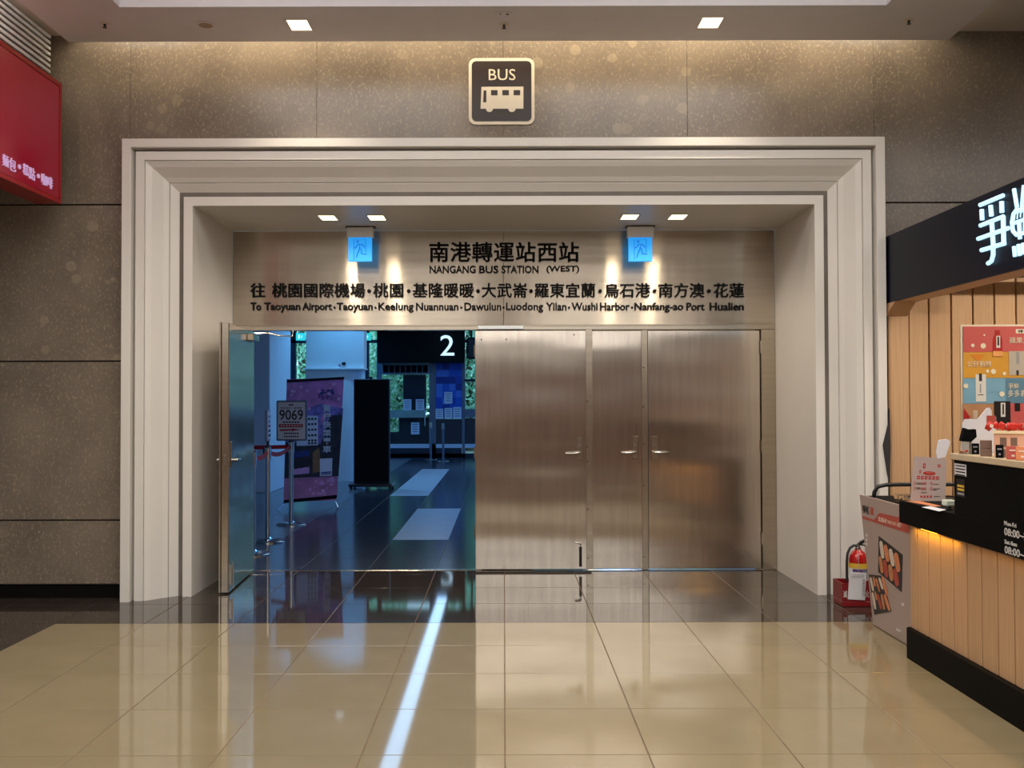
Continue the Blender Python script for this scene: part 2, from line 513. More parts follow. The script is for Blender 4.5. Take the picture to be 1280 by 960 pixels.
floor2 = struct(MB().box(-7, 5.5, 8.62, 26, -.06, -.003).build('floor', M['dark_grout']), 'dark grey tiled floor of the bus hall beyond the steel doors', 'floor')
ts = tile_mesh('tile', M['station_tile']); tp = tile_mesh('tile', M['station_pale']); tg = tile_mesh('tile', M['station_grey'])
Y2 = 8.64
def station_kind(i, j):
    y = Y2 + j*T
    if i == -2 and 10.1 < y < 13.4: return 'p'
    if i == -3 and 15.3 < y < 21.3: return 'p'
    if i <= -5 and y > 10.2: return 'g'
    return 's'
mfield = {'s': MB(), 'p': MB(), 'g': MB()}
for i in range(-11, 9):
    for j in range(28):
        k = station_kind(i, j); x, y = i*T, Y2 + j*T
        near = -7 <= i <= 0 and j < 21
        if near:
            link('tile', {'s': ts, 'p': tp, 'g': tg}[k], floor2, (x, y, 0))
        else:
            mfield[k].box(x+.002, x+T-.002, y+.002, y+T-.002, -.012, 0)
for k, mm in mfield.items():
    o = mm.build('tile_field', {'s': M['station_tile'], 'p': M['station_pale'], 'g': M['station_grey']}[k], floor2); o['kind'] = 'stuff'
sill = struct(MB().box(-2.418, 2.418, 8.555, 8.635, -.02, .004, .002).build('trim_3', M['steel']), 'steel threshold strip under the row of doors', 'threshold')

# ------------------------------------------------------------------ stone wall around the portal
PW, PH = 2.89, 3.50        # outer half width and height of the white portal
WY = 7.42
wall = struct(MB().box(-8, -2.45, 7.47, 7.62, 0, 5.0).box(2.45, 8, 7.47, 7.62, 0, 5.0).box(-2.45, 2.45, 7.47, 7.62, 3.05, 5.0)
              .build('wall_back', M['dark_grout']), 'brown grey speckled stone panel wall around the white portal', 'wall')
def panel(x0, x1, z0, z1):
    g = .0012
    o = MB().box(x0+g, x1-g, WY, 7.47, z0+.006, z1-.006, .001).build('panel', M['stone'], wall)
rows = [(.10, .594), (.594, 1.82), (1.82, 3.035), (3.035, 4.42), (4.42, 4.98)]
for (z0, z1) in rows:
    for (x0, x1) in ((-7.3, -5.8), (-5.8, -4.35)): panel(x0, x1, z0, z1)
    if z1 <= 3.1:
        panel(-4.35, -2.79, z0, z1); panel(2.79, 4.35, z0, z1)
    elif z0 < 4.2:
        panel(-4.35, -2.9, z0, z1); panel(2.88, 4.35, z0, z1)
        for (x0, x1) in ((-2.9, -1.45), (-1.45, 0), (0, 1.43), (1.43, 2.88)): panel(x0, x1, 3.30, z1)
    else:
        for (x0, x1) in ((-4.35, -2.9), (-2.9, -1.45), (-1.45, 0), (0, 1.43), (1.43, 2.88), (2.88, 4.35)): panel(x0, x1, z0, z1)
    panel(4.35, 5.8, z0, z1); panel(5.8, 7.3, z0, z1)
bb = MB().box(-8, -PW-.001, 7.435, 7.47, 0, .09).box(-8, -PW-.001, 7.405, 7.47, 0, .07)
struct(bb.build('baseboard_left', M['plinth']), 'black recessed skirting under the stone wall left of the portal', 'skirting')
struct(MB().box(PW+.001, 8, 7.405, 7.47, 0, .07).build('baseboard_right', M['plinth']), 'black skirting under the stone wall right of the portal', 'skirting')

# ------------------------------------------------------------------ white stepped portal, mitred at the corners
portal = struct(empty('trim_1', (0, 7.3, 0)), 'ivory stepped portal surround framing the steel doors', 'portal')
def mitred(name, prof, m=M['portal']):
    L = [(-PW+o, y, 0) for (o, y) in prof]; L2 = [(-PW+o, y, PH-o) for (o, y) in prof]
    R2 = [(PW-o, y, PH-o) for (o, y) in prof]; R = [(PW-o, y, 0) for (o, y) in prof]
    for k, (A, B) in enumerate(((L, L2), (L2, R2), (R2, R))):
        ob = MB().loft(A, B).build(name, m); setoff(ob, portal)
BK = 7.60
mitred('outer_strip', [(0, 7.46), (0, 7.24), (.062, 7.24), (.066, 7.244), (.066, 7.46)])
mitred('shadow_groove', [(.067, 7.46), (.067, 7.345), (.091, 7.345), (.091, 7.46)])
mitred('flat_moulding', [(.088, 7.46), (.088, 7.283), (.092, 7.28), (.152, 7.28), (.155, 7.284), (.155, 7.46)])
mitred('sloping_panel', [(.158, 7.5), (.158, 7.292), (.162, 7.290), (.20, 7.318), (.262, 7.388), (.295, 7.415), (.298, 7.42), (.298, 7.5)])
mitred('sloping_moulding', [(.301, 7.6), (.301, 7.424), (.305, 7.422), (.34, 7.452), (.385, 7.49), (.385, 7.6)])
mitred('backing', [(.386, 7.6), (.386, 7.56), (.40, 7.56), (.40, 7.6)], M['dark_grout'])
mitred('reveal_lining', [(.401, 8.55), (.401, 7.443), (.404, 7.44), (.470, 7.44), (.472, 7.442), (.472, 8.55)])
IX = PW - .472; IZ = PH - .472          # clear opening 2.418 x 3.028

# ------------------------------------------------------------------ steel fascia with the destinations
fascia = empty('fascia_sign', (0, 8.55, 2.19))
tag(fascia, 'brushed steel fascia above the doors with black raised lettering of the bus destinations', 'sign')
for (x0, x1) in ((-IX+.001, -.004), (-.001, IX-.001)):
    setoff(MB().box(x0, x1, 8.55, 8.60, 2.185, IZ-.001, .0015).build('sheet', M['fascia_steel']), fascia)
def row_glyphs(spec, yb, em_px, Yf=8.549, bold=0.0):
    em = em_px/F*Yf
    for ch, px in spec:
        p = at(px, yb, Yf)
        glyph(ch, (p.x, Yf-.008, p.z), em, M['letter'], fascia, depth=.014, bold=bold)
def spread(s, x0, x1):
    n = len(s); return [(c, x0 + (x1-x0)*i/n) for i, c in enumerate(s)]
row_glyphs(spread('南港轉運站西站', 535.5, 725), 325.2, 26.5)
r2 = []
for s, a, b in (('往', 313, 332), ('桃園國際機場', 340, 457), ('桃園', 466.5, 506), ('基隆暖暖', 515.5, 593), ('大武崙', 601.5, 660), ('羅東宜蘭', 667.5, 745),
                ('烏石港', 755, 813), ('南方澳', 822.5, 881), ('花蓮', 891.5, 931)):
    r2 += spread(s, a, b)
row_glyphs(r2, 370.3, 19.2)
for px in (461.5, 511, 597.5, 663.7, 750, 818, 886):
    p = at(px, 364, 8.549)
    setoff(MB().cyl((p.x, 8.549, p.z), (p.x, 8.535, p.z), .017, n=12).build('dot', M['letter']), fascia)
def english(s, px0, px1, pyb, pyt, bold=.022):
    a = at(px0, pyb, 8.549); b = at(px1, pyt, 8.549)
    text(s, (a.x, 8.542, a.z), b.x-a.x, b.z-a.z, M['letter'], fascia, depth=.012, bold=bold)
for s, a, b in (('NANGANG', 537, 594.5), ('BUS', 599, 623), ('STATION', 627, 673), ('(WEST)', 683, 724)):
    english(s, a, b, 341.7, 332.2)
for s, a, b, d in (('To', 313.5, 326.5, 0), ('Taoyuan', 330.5, 375.5, 1), ('Airport', 378, 415, 1), ('Taoyuan', 421, 466, 1), ('Keelung', 473, 517, 1), ('Nuannuan', 520, 573, 0),
                ('Dawulun', 580.5, 626.5, 0), ('Luodong', 632.5, 679, 1), ('Yilan', 682.5, 708, 0), ('Wushi', 714.5, 747, 0), ('Harbor', 750, 787, 0), ('Nanfang-ao', 793, 854, 1),
                ('Port', 858, 880.5, 0), ('Hualien', 887, 929.5, 0)):
    english(s, a, b, 390.8 if d else 388.3, 378.3)
for px in (418.3, 469.3, 576.6, 629.4, 711.2, 790):
    p = at(px, 384.6, 8.549)
    setoff(MB().cyl((p.x, 8.549, p.z), (p.x, 8.537, p.z), .010, n=10).build('dot', M['letter']), fascia)

# ------------------------------------------------------------------ door frame and door leaves
frame = struct(empty('trim_2', (0, 8.55, 0)), 'brushed steel door frame with head, jambs and middle post', 'door frame')
def fpart(name, m, mt=M['steel']): setoff(m.build(name, mt), frame)
fpart('head', MB().box(-IX+.002, IX-.002, 8.535, 8.63, 2.137, 2.184, .003))
fpart('head_lip', MB().box(-2.25, 2.285, 8.525, 8.535, 2.172, 2.184, .002))
fpart('jamb', MB().box(-IX+.002, -2.252, 8.535, 8.63, 0, 2.137, .003))
fpart('jamb', MB().box(2.288, IX-.002, 8.535, 8.63, 0, 2.137, .003))
fpart('light_stop', MB().box(2.25, 2.30, 8.602, 8.632, .005, 2.137).box(-.2, 2.30, 8.602, 8.632, 2.10, 2.15))  # strips added behind the leaves to block light through the gaps
fpart('post', MB().box(-.256, -.20, 8.56, 8.63, 0, 2.137, .003))
fpart('fixed_panel', MB().box(-.199, .255, 8.57, 8.62, .006, 2.137, .002), M['door_steel'])

def lever(parent, x, z, y, side, s=1):
    """escutcheon plate with its lever, on a face that looks to -Y; side -1: lever points left"""
    pl = MB().box(x-.027, x+.027, y-.008, y, z-.06, z+.145, .003).build('handle_plate', M['steel'])
    setoff(pl, parent)
    lv = MB().cyl((x, y-.008, z), (x, y-.055, z), .012).tube([(x, y-.05, z), (x+side*.02, y-.056, z+.002), (x+side*.07, y-.058, z-.002), (x+side*.125, y-.05, z)], [.012, .012, .010, .007]).build('lever_handle', M['chrome'], smooth=True)
    setoff(lv, parent)
    ky = MB().cyl((x, y-.008, z+.065), (x, y-.013, z+.065), .010).build('keyhole', M['chrome']); setoff(ky, parent)
def screws(parent, x, y, zs):
    for z in zs: setoff(MB().cyl((x, y, z), (x, y-.004, z), .006, n=8).build('screw', M['blackmetal']), parent)

# folded leaf, swung right back against the fixed panel
d2 = struct(empty('door_2', (-.25, 8.5, 0)), 'steel door leaf folded back flat, with bolt at its foot, right beside the opening', 'door')
setoff(MB().box(-.256, .735, 8.485, 8.53, .022, 2.128, .003).build('leaf', M['door_steel']), d2)
setoff(MB().box(.722, .782, 8.476, 8.485, .02, 2.135, .002).build('edge_bar', M['steel']), d2)
lever(d2, .665, 1.045, 8.485, -1)
screws(d2, .735, 8.476, (.12, .55, .97, 1.1, 1.5))
screws(d2, -.20, 8.485, (2.05,)); screws(d2, .02, 8.485, (2.05,)); screws(d2, .62, 8.485, (2.09,))
fb = MB().box(.658, .682, 8.475, 8.485, .045, .22, .002).cyl((.67, 8.468, .05), (.67, 8.468, .21), .006).build('floor_bolt', M['blackmetal']); setoff(fb, d2)
setoff(MB().tube([(.67, 8.468, .235), (.67, 8.462, .25), (.645, 8.458, .255), (.62, 8.458, .262)], .007).build('bolt_handle', M['chrome']), d2)
for zz in (.35, 1.05, 1.95): setoff(MB().cyl((-.257, 8.497, zz-.05), (-.257, 8.497, zz+.05), .011).build('hinge', M['steel']), d2)
# narrow looking leaf and the right hand leaf
d3 = struct(empty('door_3', (.75, 8.57, 0)), 'closed steel door leaf partly hidden behind the folded leaf', 'door')
setoff(MB().box(.258, 1.238, 8.555, 8.60, .012, 2.130, .003).build('leaf', M['door_steel']), d3)
setoff(MB().box(1.225, 1.279, 8.543, 8.554, .006, 2.135, .002).build('edge_bar', M['steel']), d3)
lever(d3, 1.165, 1.045, 8.555, -1)
screws(d3, 1.24, 8.543, (.12, .75, 1.12, 1.45, 1.8))
d4 = struct(empty('door_4', (2.28, 8.57, 0)), 'closed steel door leaf at the right end of the row', 'door')
setoff(MB().box(1.282, 2.282, 8.555, 8.60, .012, 2.130, .003).build('leaf', M['door_steel']), d4)
lever(d4, 1.335, 1.045, 8.555, 1)
for zz in (.28, 1.10, 1.98): setoff(MB().cyl((2.288, 8.545, zz-.055), (2.288, 8.545, zz+.055), .011).build('hinge', M['steel']), d4)
# open leaf on the left, swung towards the hall
d1 = struct(empty('door_1', (-2.25, 8.53, 0)), 'steel door leaf standing open towards the hall at the left jamb', 'door')
def d1part(name, m, mt, smooth=False):
    o = m.build(name, mt, None, smooth); o.parent = d1; return o
# built along local -Y from the hinge, its right face looks to +X
d1part('leaf', MB().box(-.03, .03, -1.0, -.005, .012, 2.125, .003), M['door_steel'])
d1part('edge_bar', MB().box(-.045, -.031, -1.012, -.93, .012, 2.13, .002), M['steel'])
d1part('edge_lining', MB().box(-.026, .026, -1.008, -1.0, .02, 2.12, .002), M['steel'])
d1part('handle_plate', MB().box(.03, .038, -.955, -.90, .985, 1.19, .003), M['steel'])
d1part('lever_handle', MB().cyl((.036, -.93, 1.045), (.085, -.93, 1.045), .012).tube([(.08, -.93, 1.045), (.088, -.91, 1.047), (.09, -.86, 1.043), (.08, -.80, 1.045)], [.012, .012, .010, .007]), M['chrome'], True)
d1part('handle_plate', MB().box(-.038, -.03, -.925, -.88, .985, 1.19, .003), M['steel'])
d1part('lever_handle', MB().cyl((-.036, -.90, 1.045), (-.085, -.90, 1.045), .012).tube([(-.08, -.90, 1.045), (-.088, -.88, 1.047), (-.09, -.83, 1.043), (-.08, -.78, 1.045)], [.012, .012, .010, .007]), M['chrome'], True)
d1part('latch', MB().box(-.012, .012, -1.016, -1.008, 1.0, 1.09, .002), M['chrome'])
d1part('floor_bolt', MB().box(.03, .04, -.93, -.905, .06, .21, .002).cyl((.046, -.917, .03), (.046, -.917, .24), .006), M['chrome'])
d1part('door_closer', MB().box(.03, .085, -.32, -.06, 2.03, 2.09, .006), M['steel'])
d1.rotation_euler = (0, 0, math.radians(3.6))
for p0 in ((-2.26, .3), (-2.26, 1.05), (-2.26, 1.9)):
    h = MB().cyl((-.0, 0, p0[1]-.05), (0, 0, p0[1]+.05), .011).build('hinge', M['steel']); h.parent = d1
arm = MB().tube([(-2.165, 8.33, 2.098), (-2.06, 8.40, 2.103), (-1.98, 8.44, 2.085), (-1.88, 8.52, 2.085), (-1.88, 8.545, 2.14)], .007, n=8).build('closer_arm', M['chrome']); setoff(arm, frame)
cl = MB().box(-.235, .175, 8.515, 8.535, 2.142, 2.178, .003).build('closer_plate', M['chrome']); setoff(cl, frame)

# ------------------------------------------------------------------ hall ceiling: coffer ring, high strips, cove
ceil = struct(empty('ceiling', (0, 0, 4.3)), 'warm white stepped hall ceiling with coffer above the portal', 'ceiling')
def cpart(name, m, mt): setoff(m.build(name, mt), ceil)
SZ = 4.222
cpart('soffit', MB().box(-3.28, 3.36, 6.56, 7.2, SZ, 4.3), M['soffit'])
cpart('soffit', MB().box(-3.28, -2.64, 0, 6.56, SZ, 4.3).box(2.64, 3.36, 0, 6.56, SZ, 4.3), M['soffit'])
cpart('soffit', MB().box(-3.28, 3.36, -.6, 0, SZ, 4.3), M['soffit'])
cpart('coffer_side', MB().box(-2.72, 2.72, 6.561, 6.60, 4.225, 4.80).box(-2.72, -2.641, .0, 6.56, 4.225, 4.8).box(2.641, 2.72, .0, 6.56, 4.225, 4.8).box(-2.72, 2.72, -.05, .0, 4.225, 4.8), M['ceiling'])
cpart('coffer_top', MB().box(-2.72, 2.72, -.05, 6.6, 4.80, 4.86), M['ceiling'])
cpart('cove_lip', MB().box(-3.28, 3.36, 7.17, 7.2, 4.3, 4.34), M['ceiling'])
cpart('cove_top', MB().box(-3.28, 3.36, 6.6, 7.42, 4.62, 4.68), M['ceiling'])
cpart('cove_side', MB().box(-3.32, -3.28, 6.6, 7.42, 4.33, 4.68).box(3.36, 3.40, 6.6, 7.42, 4.372, 4.68), M['ceiling'])
cpart('high_ceiling', MB().box(-8, -3.28, -.6, 7.42, 4.355, 4.42), M['ceiling'])
cpart('high_ceiling', MB().box(3.36, 8, -.6, 7.42, 4.372, 4.43), M['ceiling'])
cpart('far_ceiling', MB().box(-8, 8, -30, -.6, 4.34, 4.42), M['ceiling'])
for k, (x, y) in enumerate(HALL_PANELS):
    o = MB().box(x-1.1, x+1.1, y-.85, y+.85, 4.775, 4.80).build('ceiling_light', M['panelglow'])
    tag(o, 'long lit panel in the coffer overhead, %s %s' % ('near the portal' if y > 3 else 'nearer the viewer', 'on the left' if x < 0 else 'on the right'), 'ceiling light', 'lit coffer panels overhead')
for k, (x, y) in enumerate(FAR_PANELS):
    o = MB().box(x-1.3, x+1.3, y-.35, y+.35, 4.328, 4.34).build('ceiling_light', M['panelglow'])
    tag(o, 'flush lit panel in the far ceiling, %s row from the portal, %s' % (('first', 'second', 'third', 'fourth')[k//3], ('left', 'middle', 'right')[k % 3]), 'ceiling light', 'lit panels of the far hall')
# side and rear walls of the hall
struct(MB().box(-8.1, -8, -30, 7.47, 0, 4.42).build('wall_left', M['dim_wall']), 'plain brown side wall of the hall, far left', 'wall')
struct(MB().box(8, 8.1, -30, 7.47, 0, 4.42).build('wall_right', M['dim_wall']), 'plain brown side wall of the hall, far right', 'wall')
wr = struct(MB().box(-8, 8, -30.1, -30, 0, 4.42).build('wall_rear', M['dim_wall']), 'brown rear wall of the hall', 'wall')
setoff(MB().box(-8, 8, -30, -29.9, 1.0, 1.9).build('red_shop_band', M['promored']), wr)
setoff(MB().box(-8, 8, -30, -29.9, 2.2, 3.3).build('pale_shop_band', M['white']), wr)

# ------------------------------------------------------------------ shell of the bus hall
sw = struct(empty('wall_station', (0, 8.7, 0)), 'white walls of the bus hall beyond the doors', 'wall')
def swp(name, m, mt=M['white']): setoff(m.build(name, mt), sw)
swp('front_wall', MB().box(-7, -2.49, 8.60, 8.70, 0, 4.2).box(2.49, 5.5, 8.60, 8.70, 0, 4.2).box(-2.49, 2.49, 8.602, 8.70, 2.19, 4.2))
swp('side_wall', MB().box(-7.1, -7, 8.6, 26, 0, 4.2))
swp('side_wall', MB().box(5.5, 5.6, 8.6, 26, 0, 4.2))
struct(MB().box(-7.1, 5.6, 8.6, 26, 4.2, 4.3).build('ceiling', M['white']), 'white ceiling of the bus hall', 'ceiling')
col = struct(MB().box(-5.0, -3.88, 15.9, 17.45, 0, 4.2, .01).build('wall_pillar', M['white']), 'square white pillar inside the bus hall at the left', 'pillar')

# =================================================================== THINGS IN THE HALL
# ------------------------------------------------------------------ bus pictogram sign above the portal
bs = empty('bus_sign', (-.02, 7.42, 3.85))
tag(bs, 'square dark brown sign with white rim reading BUS above a bus pictogram', 'sign')
def rrect(cx, cz, w, h, r, y, n=5):
    pts = []
    for (sx, sz, a0) in ((1, 1, 0), (-1, 1, 90), (-1, -1, 180), (1, -1, 270)):
        for i in range(n+1):
            a = math.radians(a0 + 90*i/n)
            pts.append((cx + sx*(w/2-r) + r*math.cos(a), y, cz + sz*(h/2-r) + r*math.sin(a)))
    return pts
A = at(586, 156, 7.41); B = at(668, 73, 7.41)
cx, cz, w, h = (A.x+B.x)/2, (A.z+B.z)/2, B.x-A.x, B.z-A.z
flat(rrect(cx, cz, w, h, .055, 7.419), M['cream'], bs, (0, -.018, 0), 'rim')
flat(rrect(cx, cz, w-.048, h-.048, .035, 7.402), M['sign_brown'], bs, (0, -.004, 0), 'face')
def bp(x, y, Y=7.3975):                      # picture point on the sign, from the 8.73x close view
    return at(570 + x/8.725, 60 + y/8.725, Y)
p = bp(357, 352); q = bp(648, 230)
text('BUS', (p.x, 7.3965, p.z), q.x-p.x, q.z-p.z, M['cream'], bs, depth=.003, bold=.0)
outline = [(278, 425), (735, 422), (735, 663), (652, 663)] + [(610+40*math.cos(t), 663+36*math.sin(t)) for t in [PI*i/8 for i in range(1, 8)]] + [(570, 663), (404, 663)] + \
          [(365+38*math.cos(t), 663+36*math.sin(t)) for t in [PI*i/8 for i in range(1, 8)]] + [(327, 663), (268, 663)]
flat([bp(*a) for a in outline], M['cream'], bs, (0, -.003, 0), 'bus_pictogram')
for (x0, x1, y0, y1, s) in ((296, 331, 463, 592, 5), (382, 453, 460, 516, 0), (505, 577, 459, 515, 0), (628, 700, 459, 515, 0)):
    flat([bp(a, b, 7.3943) for a, b in ((x0+s, y0), (x1, y0), (x1, y1), (x0, y1))], M['sign_brown'], bs, (0, -.001, 0), 'window_mark')

# ------------------------------------------------------------------ recessed lights in the soffit and in the portal head
def recessed(px, py, w, d, z, label, group, pw, ang, p=None):
    p = p or atz(px, py, z)
    r = empty('downlight', p); tag(r, label, 'downlight', group)
    x, y = 0, 0
    f = MB()
    t = .012
    f.box(-w/2-t, w/2+t, -d/2-t, -d/2, -.004, .0).box(-w/2-t, w/2+t, d/2, d/2+t, -.004, .0).box(-w/2-t, -w/2, -d/2, d/2, -.004, .0).box(w/2, w/2+t, -d/2, d/2, -.004, .0)
    o = f.build('rim', M['ceiling']); o.parent = r
    o = MB().box(-w/2, w/2, -d/2, d/2, -.003, -.0005).build('diffuser', M['warmglow']); o.parent = r
    spot('downlight_lamp', (p.x, p.y, z-.02), pw, (1, .86, .66), ang, .7, .05)
    return r
recessed(374, 31, .145, .19, SZ, 'square recessed downlight in the soffit above the left part of the portal', None, 60, 95)
for (x, y, l) in ((-2.95, 5.3, 'unseen square downlight added in the left soffit, next to the pink sign'), (-2.95, 3.2, 'unseen square downlight added in the left soffit, nearer the viewer'),
                  (3.0, 5.3, 'unseen square downlight added in the right soffit, above the kiosk counter'), (3.0, 3.2, 'unseen square downlight added in the right soffit, nearer the viewer')):
    recessed(0, 0, .145, .19, SZ, l, None, 60, 110, p=Vector((x, y, SZ)))  # out of view, added to light the louvre and the kiosk side
recessed(888, 28, .145, .19, SZ, 'square recessed downlight in the soffit above the right part of the portal', None, 60, 95)
for px, l in ((410, 'first'), (471, 'second'), (787, 'third'), (847, 'fourth')):
    recessed(px, 272 + (0 if px < 600 else -1), .13, .20, IZ, 'small rectangular downlight in the portal head, %s from the left' % l, 'downlights in the portal head', 33, 150)

def sprinkler(px, py, label):
    p = atz(px, py, SZ); r = empty('sprinkler', p); tag(r, label, 'sprinkler', None)
    o = MB().lathe([(.034, 0), (.034, -.004), (.012, -.008)], n=16).build('escutcheon', M['ceiling'], r)
    o = MB().cyl((0, 0, -.008), (0, 0, -.028), .011, .006, 10).lathe([(.016, -.030), (.016, -.033)], n=12).build('nozzle', M['blackmetal'], r)
sprinkler(131, 29, 'small dark sprinkler head in the soffit above the pink sign side')
sprinkler(630, 30, 'small dark sprinkler head in the soffit right above the bus sign')
sprinkler(1136, 24.5, 'small dark sprinkler head in the soffit near its right end')
p = atz(257, 30.5, SZ); r = empty('ceiling_speaker', p); tag(r, 'round brown speaker grille set in the soffit', 'speaker')
MB().lathe([(.066, 0), (.066, -.006), (.052, -.008)], n=28).build('ring', M['soffit'], r)
MB().lathe([(.050, -.006), (.050, -.009), (.0, -.009)], n=28).build('grille', M['dim_wall'], r)
p = atz(629, 16.5, SZ); r = empty('detector_plate', p); tag(r, 'oval white detector plate with two dark dots in the soffit', 'detector')
MB().prism([(x*1.0, y, 0) for x, y in [(.035+.03*math.cos(t), .03*math.sin(t)) if -PI/2 <= t <= PI/2 else (-.035+.03*math.cos(t), .03*math.sin(t)) for t in [-PI/2+2*PI*i/20 for i in range(20)]]], (0, 0, -.006)).build('plate', M['soffit'], r)
for dx in (-.02, .03): MB().cyl((dx, 0, -.006), (dx, 0, -.010), .009 if dx > 0 else .005, n=10).build('sensor', M['blackmetal'], r)

# ------------------------------------------------------------------ exit signs hanging from the portal head
def exit_sign(px, label):
    Y = 8.30
    a = at(px-16.5, 296.5, Y); b = at(px+16.5, 287, Y)
    r = empty('exit_sign', ((a.x+b.x)/2, Y+.04, a.z)); tag(r, label, 'exit sign', 'exit signs in the portal head')
    setoff(MB().box(a.x, b.x, Y, Y+.07, a.z, IZ-.012, .004).build('housing', M['white']), r)
    setoff(MB().box(a.x-.012, b.x+.012, Y+.02, Y+.09, IZ-.013, IZ-.001).build('bracket', M['blackmetal']), r)
    c = at(px-15, 326.5, Y); d = at(px+14.5, 296.5, Y)
    setoff(MB().box(c.x, d.x, Y+.012, Y+.04, c.z, a.z-.001, .003).build('lit_face', M['exitface']), r)
    def q(u, v): return (c.x + (d.x-c.x)*u, Y+.010, d.z + (c.z-d.z)*v)
    man = MB()
    man.cyl((q(.40, .17)[0], Y+.012, q(0, .17)[2]), (q(.40, .17)[0], Y+.007, q(0, .17)[2]), .011, n=12)
    for pl in ([(.24, .44), (.33, .42), (.42, .29), (.60, .30), (.70, .42)], [(.50, .33), (.48, .50), (.40, .66), (.34, .84)], [(.54, .45), (.58, .68), (.78, .70)]):
        man.tube([q(*z) for z in pl], .0045, n=6)
    setoff(man.build('running_figure', M['exitline']), r)
    fr = MB()
    for pl in ([(.24, .95), (.24, .08), (.74, .08), (.74, .62)],): fr.tube([q(*z) for z in pl], .0025, n=4)
    setoff(fr.build('doorway_line', M['exitline']), r)
exit_sign(450, 'blue lit running man exit sign hanging between the two left downlights')
exit_sign(801, 'blue lit running man exit sign hanging between the two right downlights')

# ------------------------------------------------------------------ crimson bakery sign at the upper left, louvre above it
XS = -3.30
tl = atx(77.5, 105, XS); bl = atx(76.5, 255, XS)
ye = tl.y; zt, zb = tl.z, bl.z
ps = empty('bakery_sign', (XS-.1, ye-2, zb))
tag(ps, 'crimson lightbox sign with small lilac lit characters, upper left of the stone wall', 'sign')
setoff(MB().box(XS-.19, XS-.012, ye-4.2, ye, zb, zt, .004).build('box', M['pinkframe']), ps)
setoff(MB().box(XS-.012, XS-.004, ye-4.17, ye-.035, zb+.035, zt-.035).build('face', M['pink']), ps)
rim = MB().box(XS-.012, XS, ye-4.2, ye, zt-.03, zt).box(XS-.012, XS, ye-4.2, ye, zb, zb+.03).box(XS-.012, XS, ye-.03, ye, zb+.03, zt-.03).box(XS-.012, XS, ye-4.2, ye-4.17, zb+.03, zt-.03)
setoff(rim.build('rim', M['pinkframe']), ps)
for ch, (x0, y0), (x1, y1) in (('麵', (3.5, 206.5), (11, 193)), ('包', (12, 212), (20, 197)), ('糕', (29, 217.5), (36, 205)), ('點', (36.5, 223), (44, 209)), ('咖', (52, 230), (59, 217)), ('啡', (59.5, 234), (66, 221))):
    a = atx(x0, y0, XS+.001); b = atx(x1, (y0+y1)/2, XS+.001)
    ztop = atx(x0, y1-2.5, XS).z
    text(ch, (XS+.0, a.y, a.z), b.y-a.y, (ztop-a.z)*.92, M['lilac'], ps, face='left', depth=.006, bold=.0, name='letter')
for (x, y) in ((24.4, 208.5), (48, 220)):
    a = atx(x, y, XS); setoff(MB().cyl(a - Vector((.003, 0, 0)), a + Vector((.004, 0, 0)), .016, n=10).build('dot', M['lilac']), ps)
XL = -3.47
lv = empty('louvre_vent', (XL, 5.5, 3.9)); tag(lv, 'white slatted air louvre above the crimson sign', 'louvre')
ye2 = atx(63.5, 60, XL).y
for i in range(10):
    z = zt + .012 + i*.0445
    setoff(MB().prism([(XL-.05, ye2-3.4, z+.018), (XL-.004, ye2-3.4, z-.004), (XL, ye2-3.4, z-.002), (XL, ye2-3.4, z+.018), (XL-.046, ye2-3.4, z+.036)], (0, 3.4, 0)).build('slat', M['white']), lv)
setoff(MB().box(XL-.12, XL-.06, ye2-3.4, ye2, zt+.006, 4.352).build('backing', M['dim_wall']), lv)
struct(MB().box(-4.6, XL-.13, ye2-4.2, ye2-.0, 3.3, 4.352).build('trim_4', M['dim_wall']), 'bulkhead of the shop behind the crimson sign', 'bulkhead')

# ------------------------------------------------------------------ kiosk on the right: board wall
KY = 7.30
kw = struct(MB().box(2.93, 6.0, KY+.03, 7.40, 0, 2.72).build('wall_kiosk', M['blackmetal']), 'oak board wall of the takeaway kiosk with dark gaps', 'wall')
edges = [1108, 1113.5, 1136.6, 1162, 1190, 1217.2, 1244.2, 1271.3]
xs = [at(e, 480, KY).x for e in edges] + [at(1271.3, 480, KY).x + .164*i for i in range(1, 12)]
for k, (a, b) in enumerate(zip(xs, xs[1:])):
    if k == 0: a = 2.932
    g = .0065 if k > 1 else .001
    MB().box(a+g, b-g, KY + (0 if k > 1 else .05*0), KY+.03, .02, 2.715, .002).build('board', M['wood'], kw)
# black rail and track spotlight under the sign
rl = tag(MB().box(3.10, 6.0, 7.0, 7.08, 2.405, 2.46, .003).build('ceiling_rail', M['blackmetal']), 'black rail in front of the oak boards under the navy sign', 'rail')
sp = empty('track_spotlight', (at(1199, 362, 7.04).x, 7.04, 2.33)); tag(sp, 'small black track spotlight under the navy sign', 'spotlight')
x = sp.location.x
setoff(MB().cyl((x, 7.04, 2.404), (x, 7.04, 2.375), .012).build('stem', M['blackmetal']), sp)
setoff(MB().cyl((x, 7.04, 2.385), (x, 7.02, 2.30), .042, .046, 18).build('lamp_head', M['blackmetal'], smooth=True), sp)

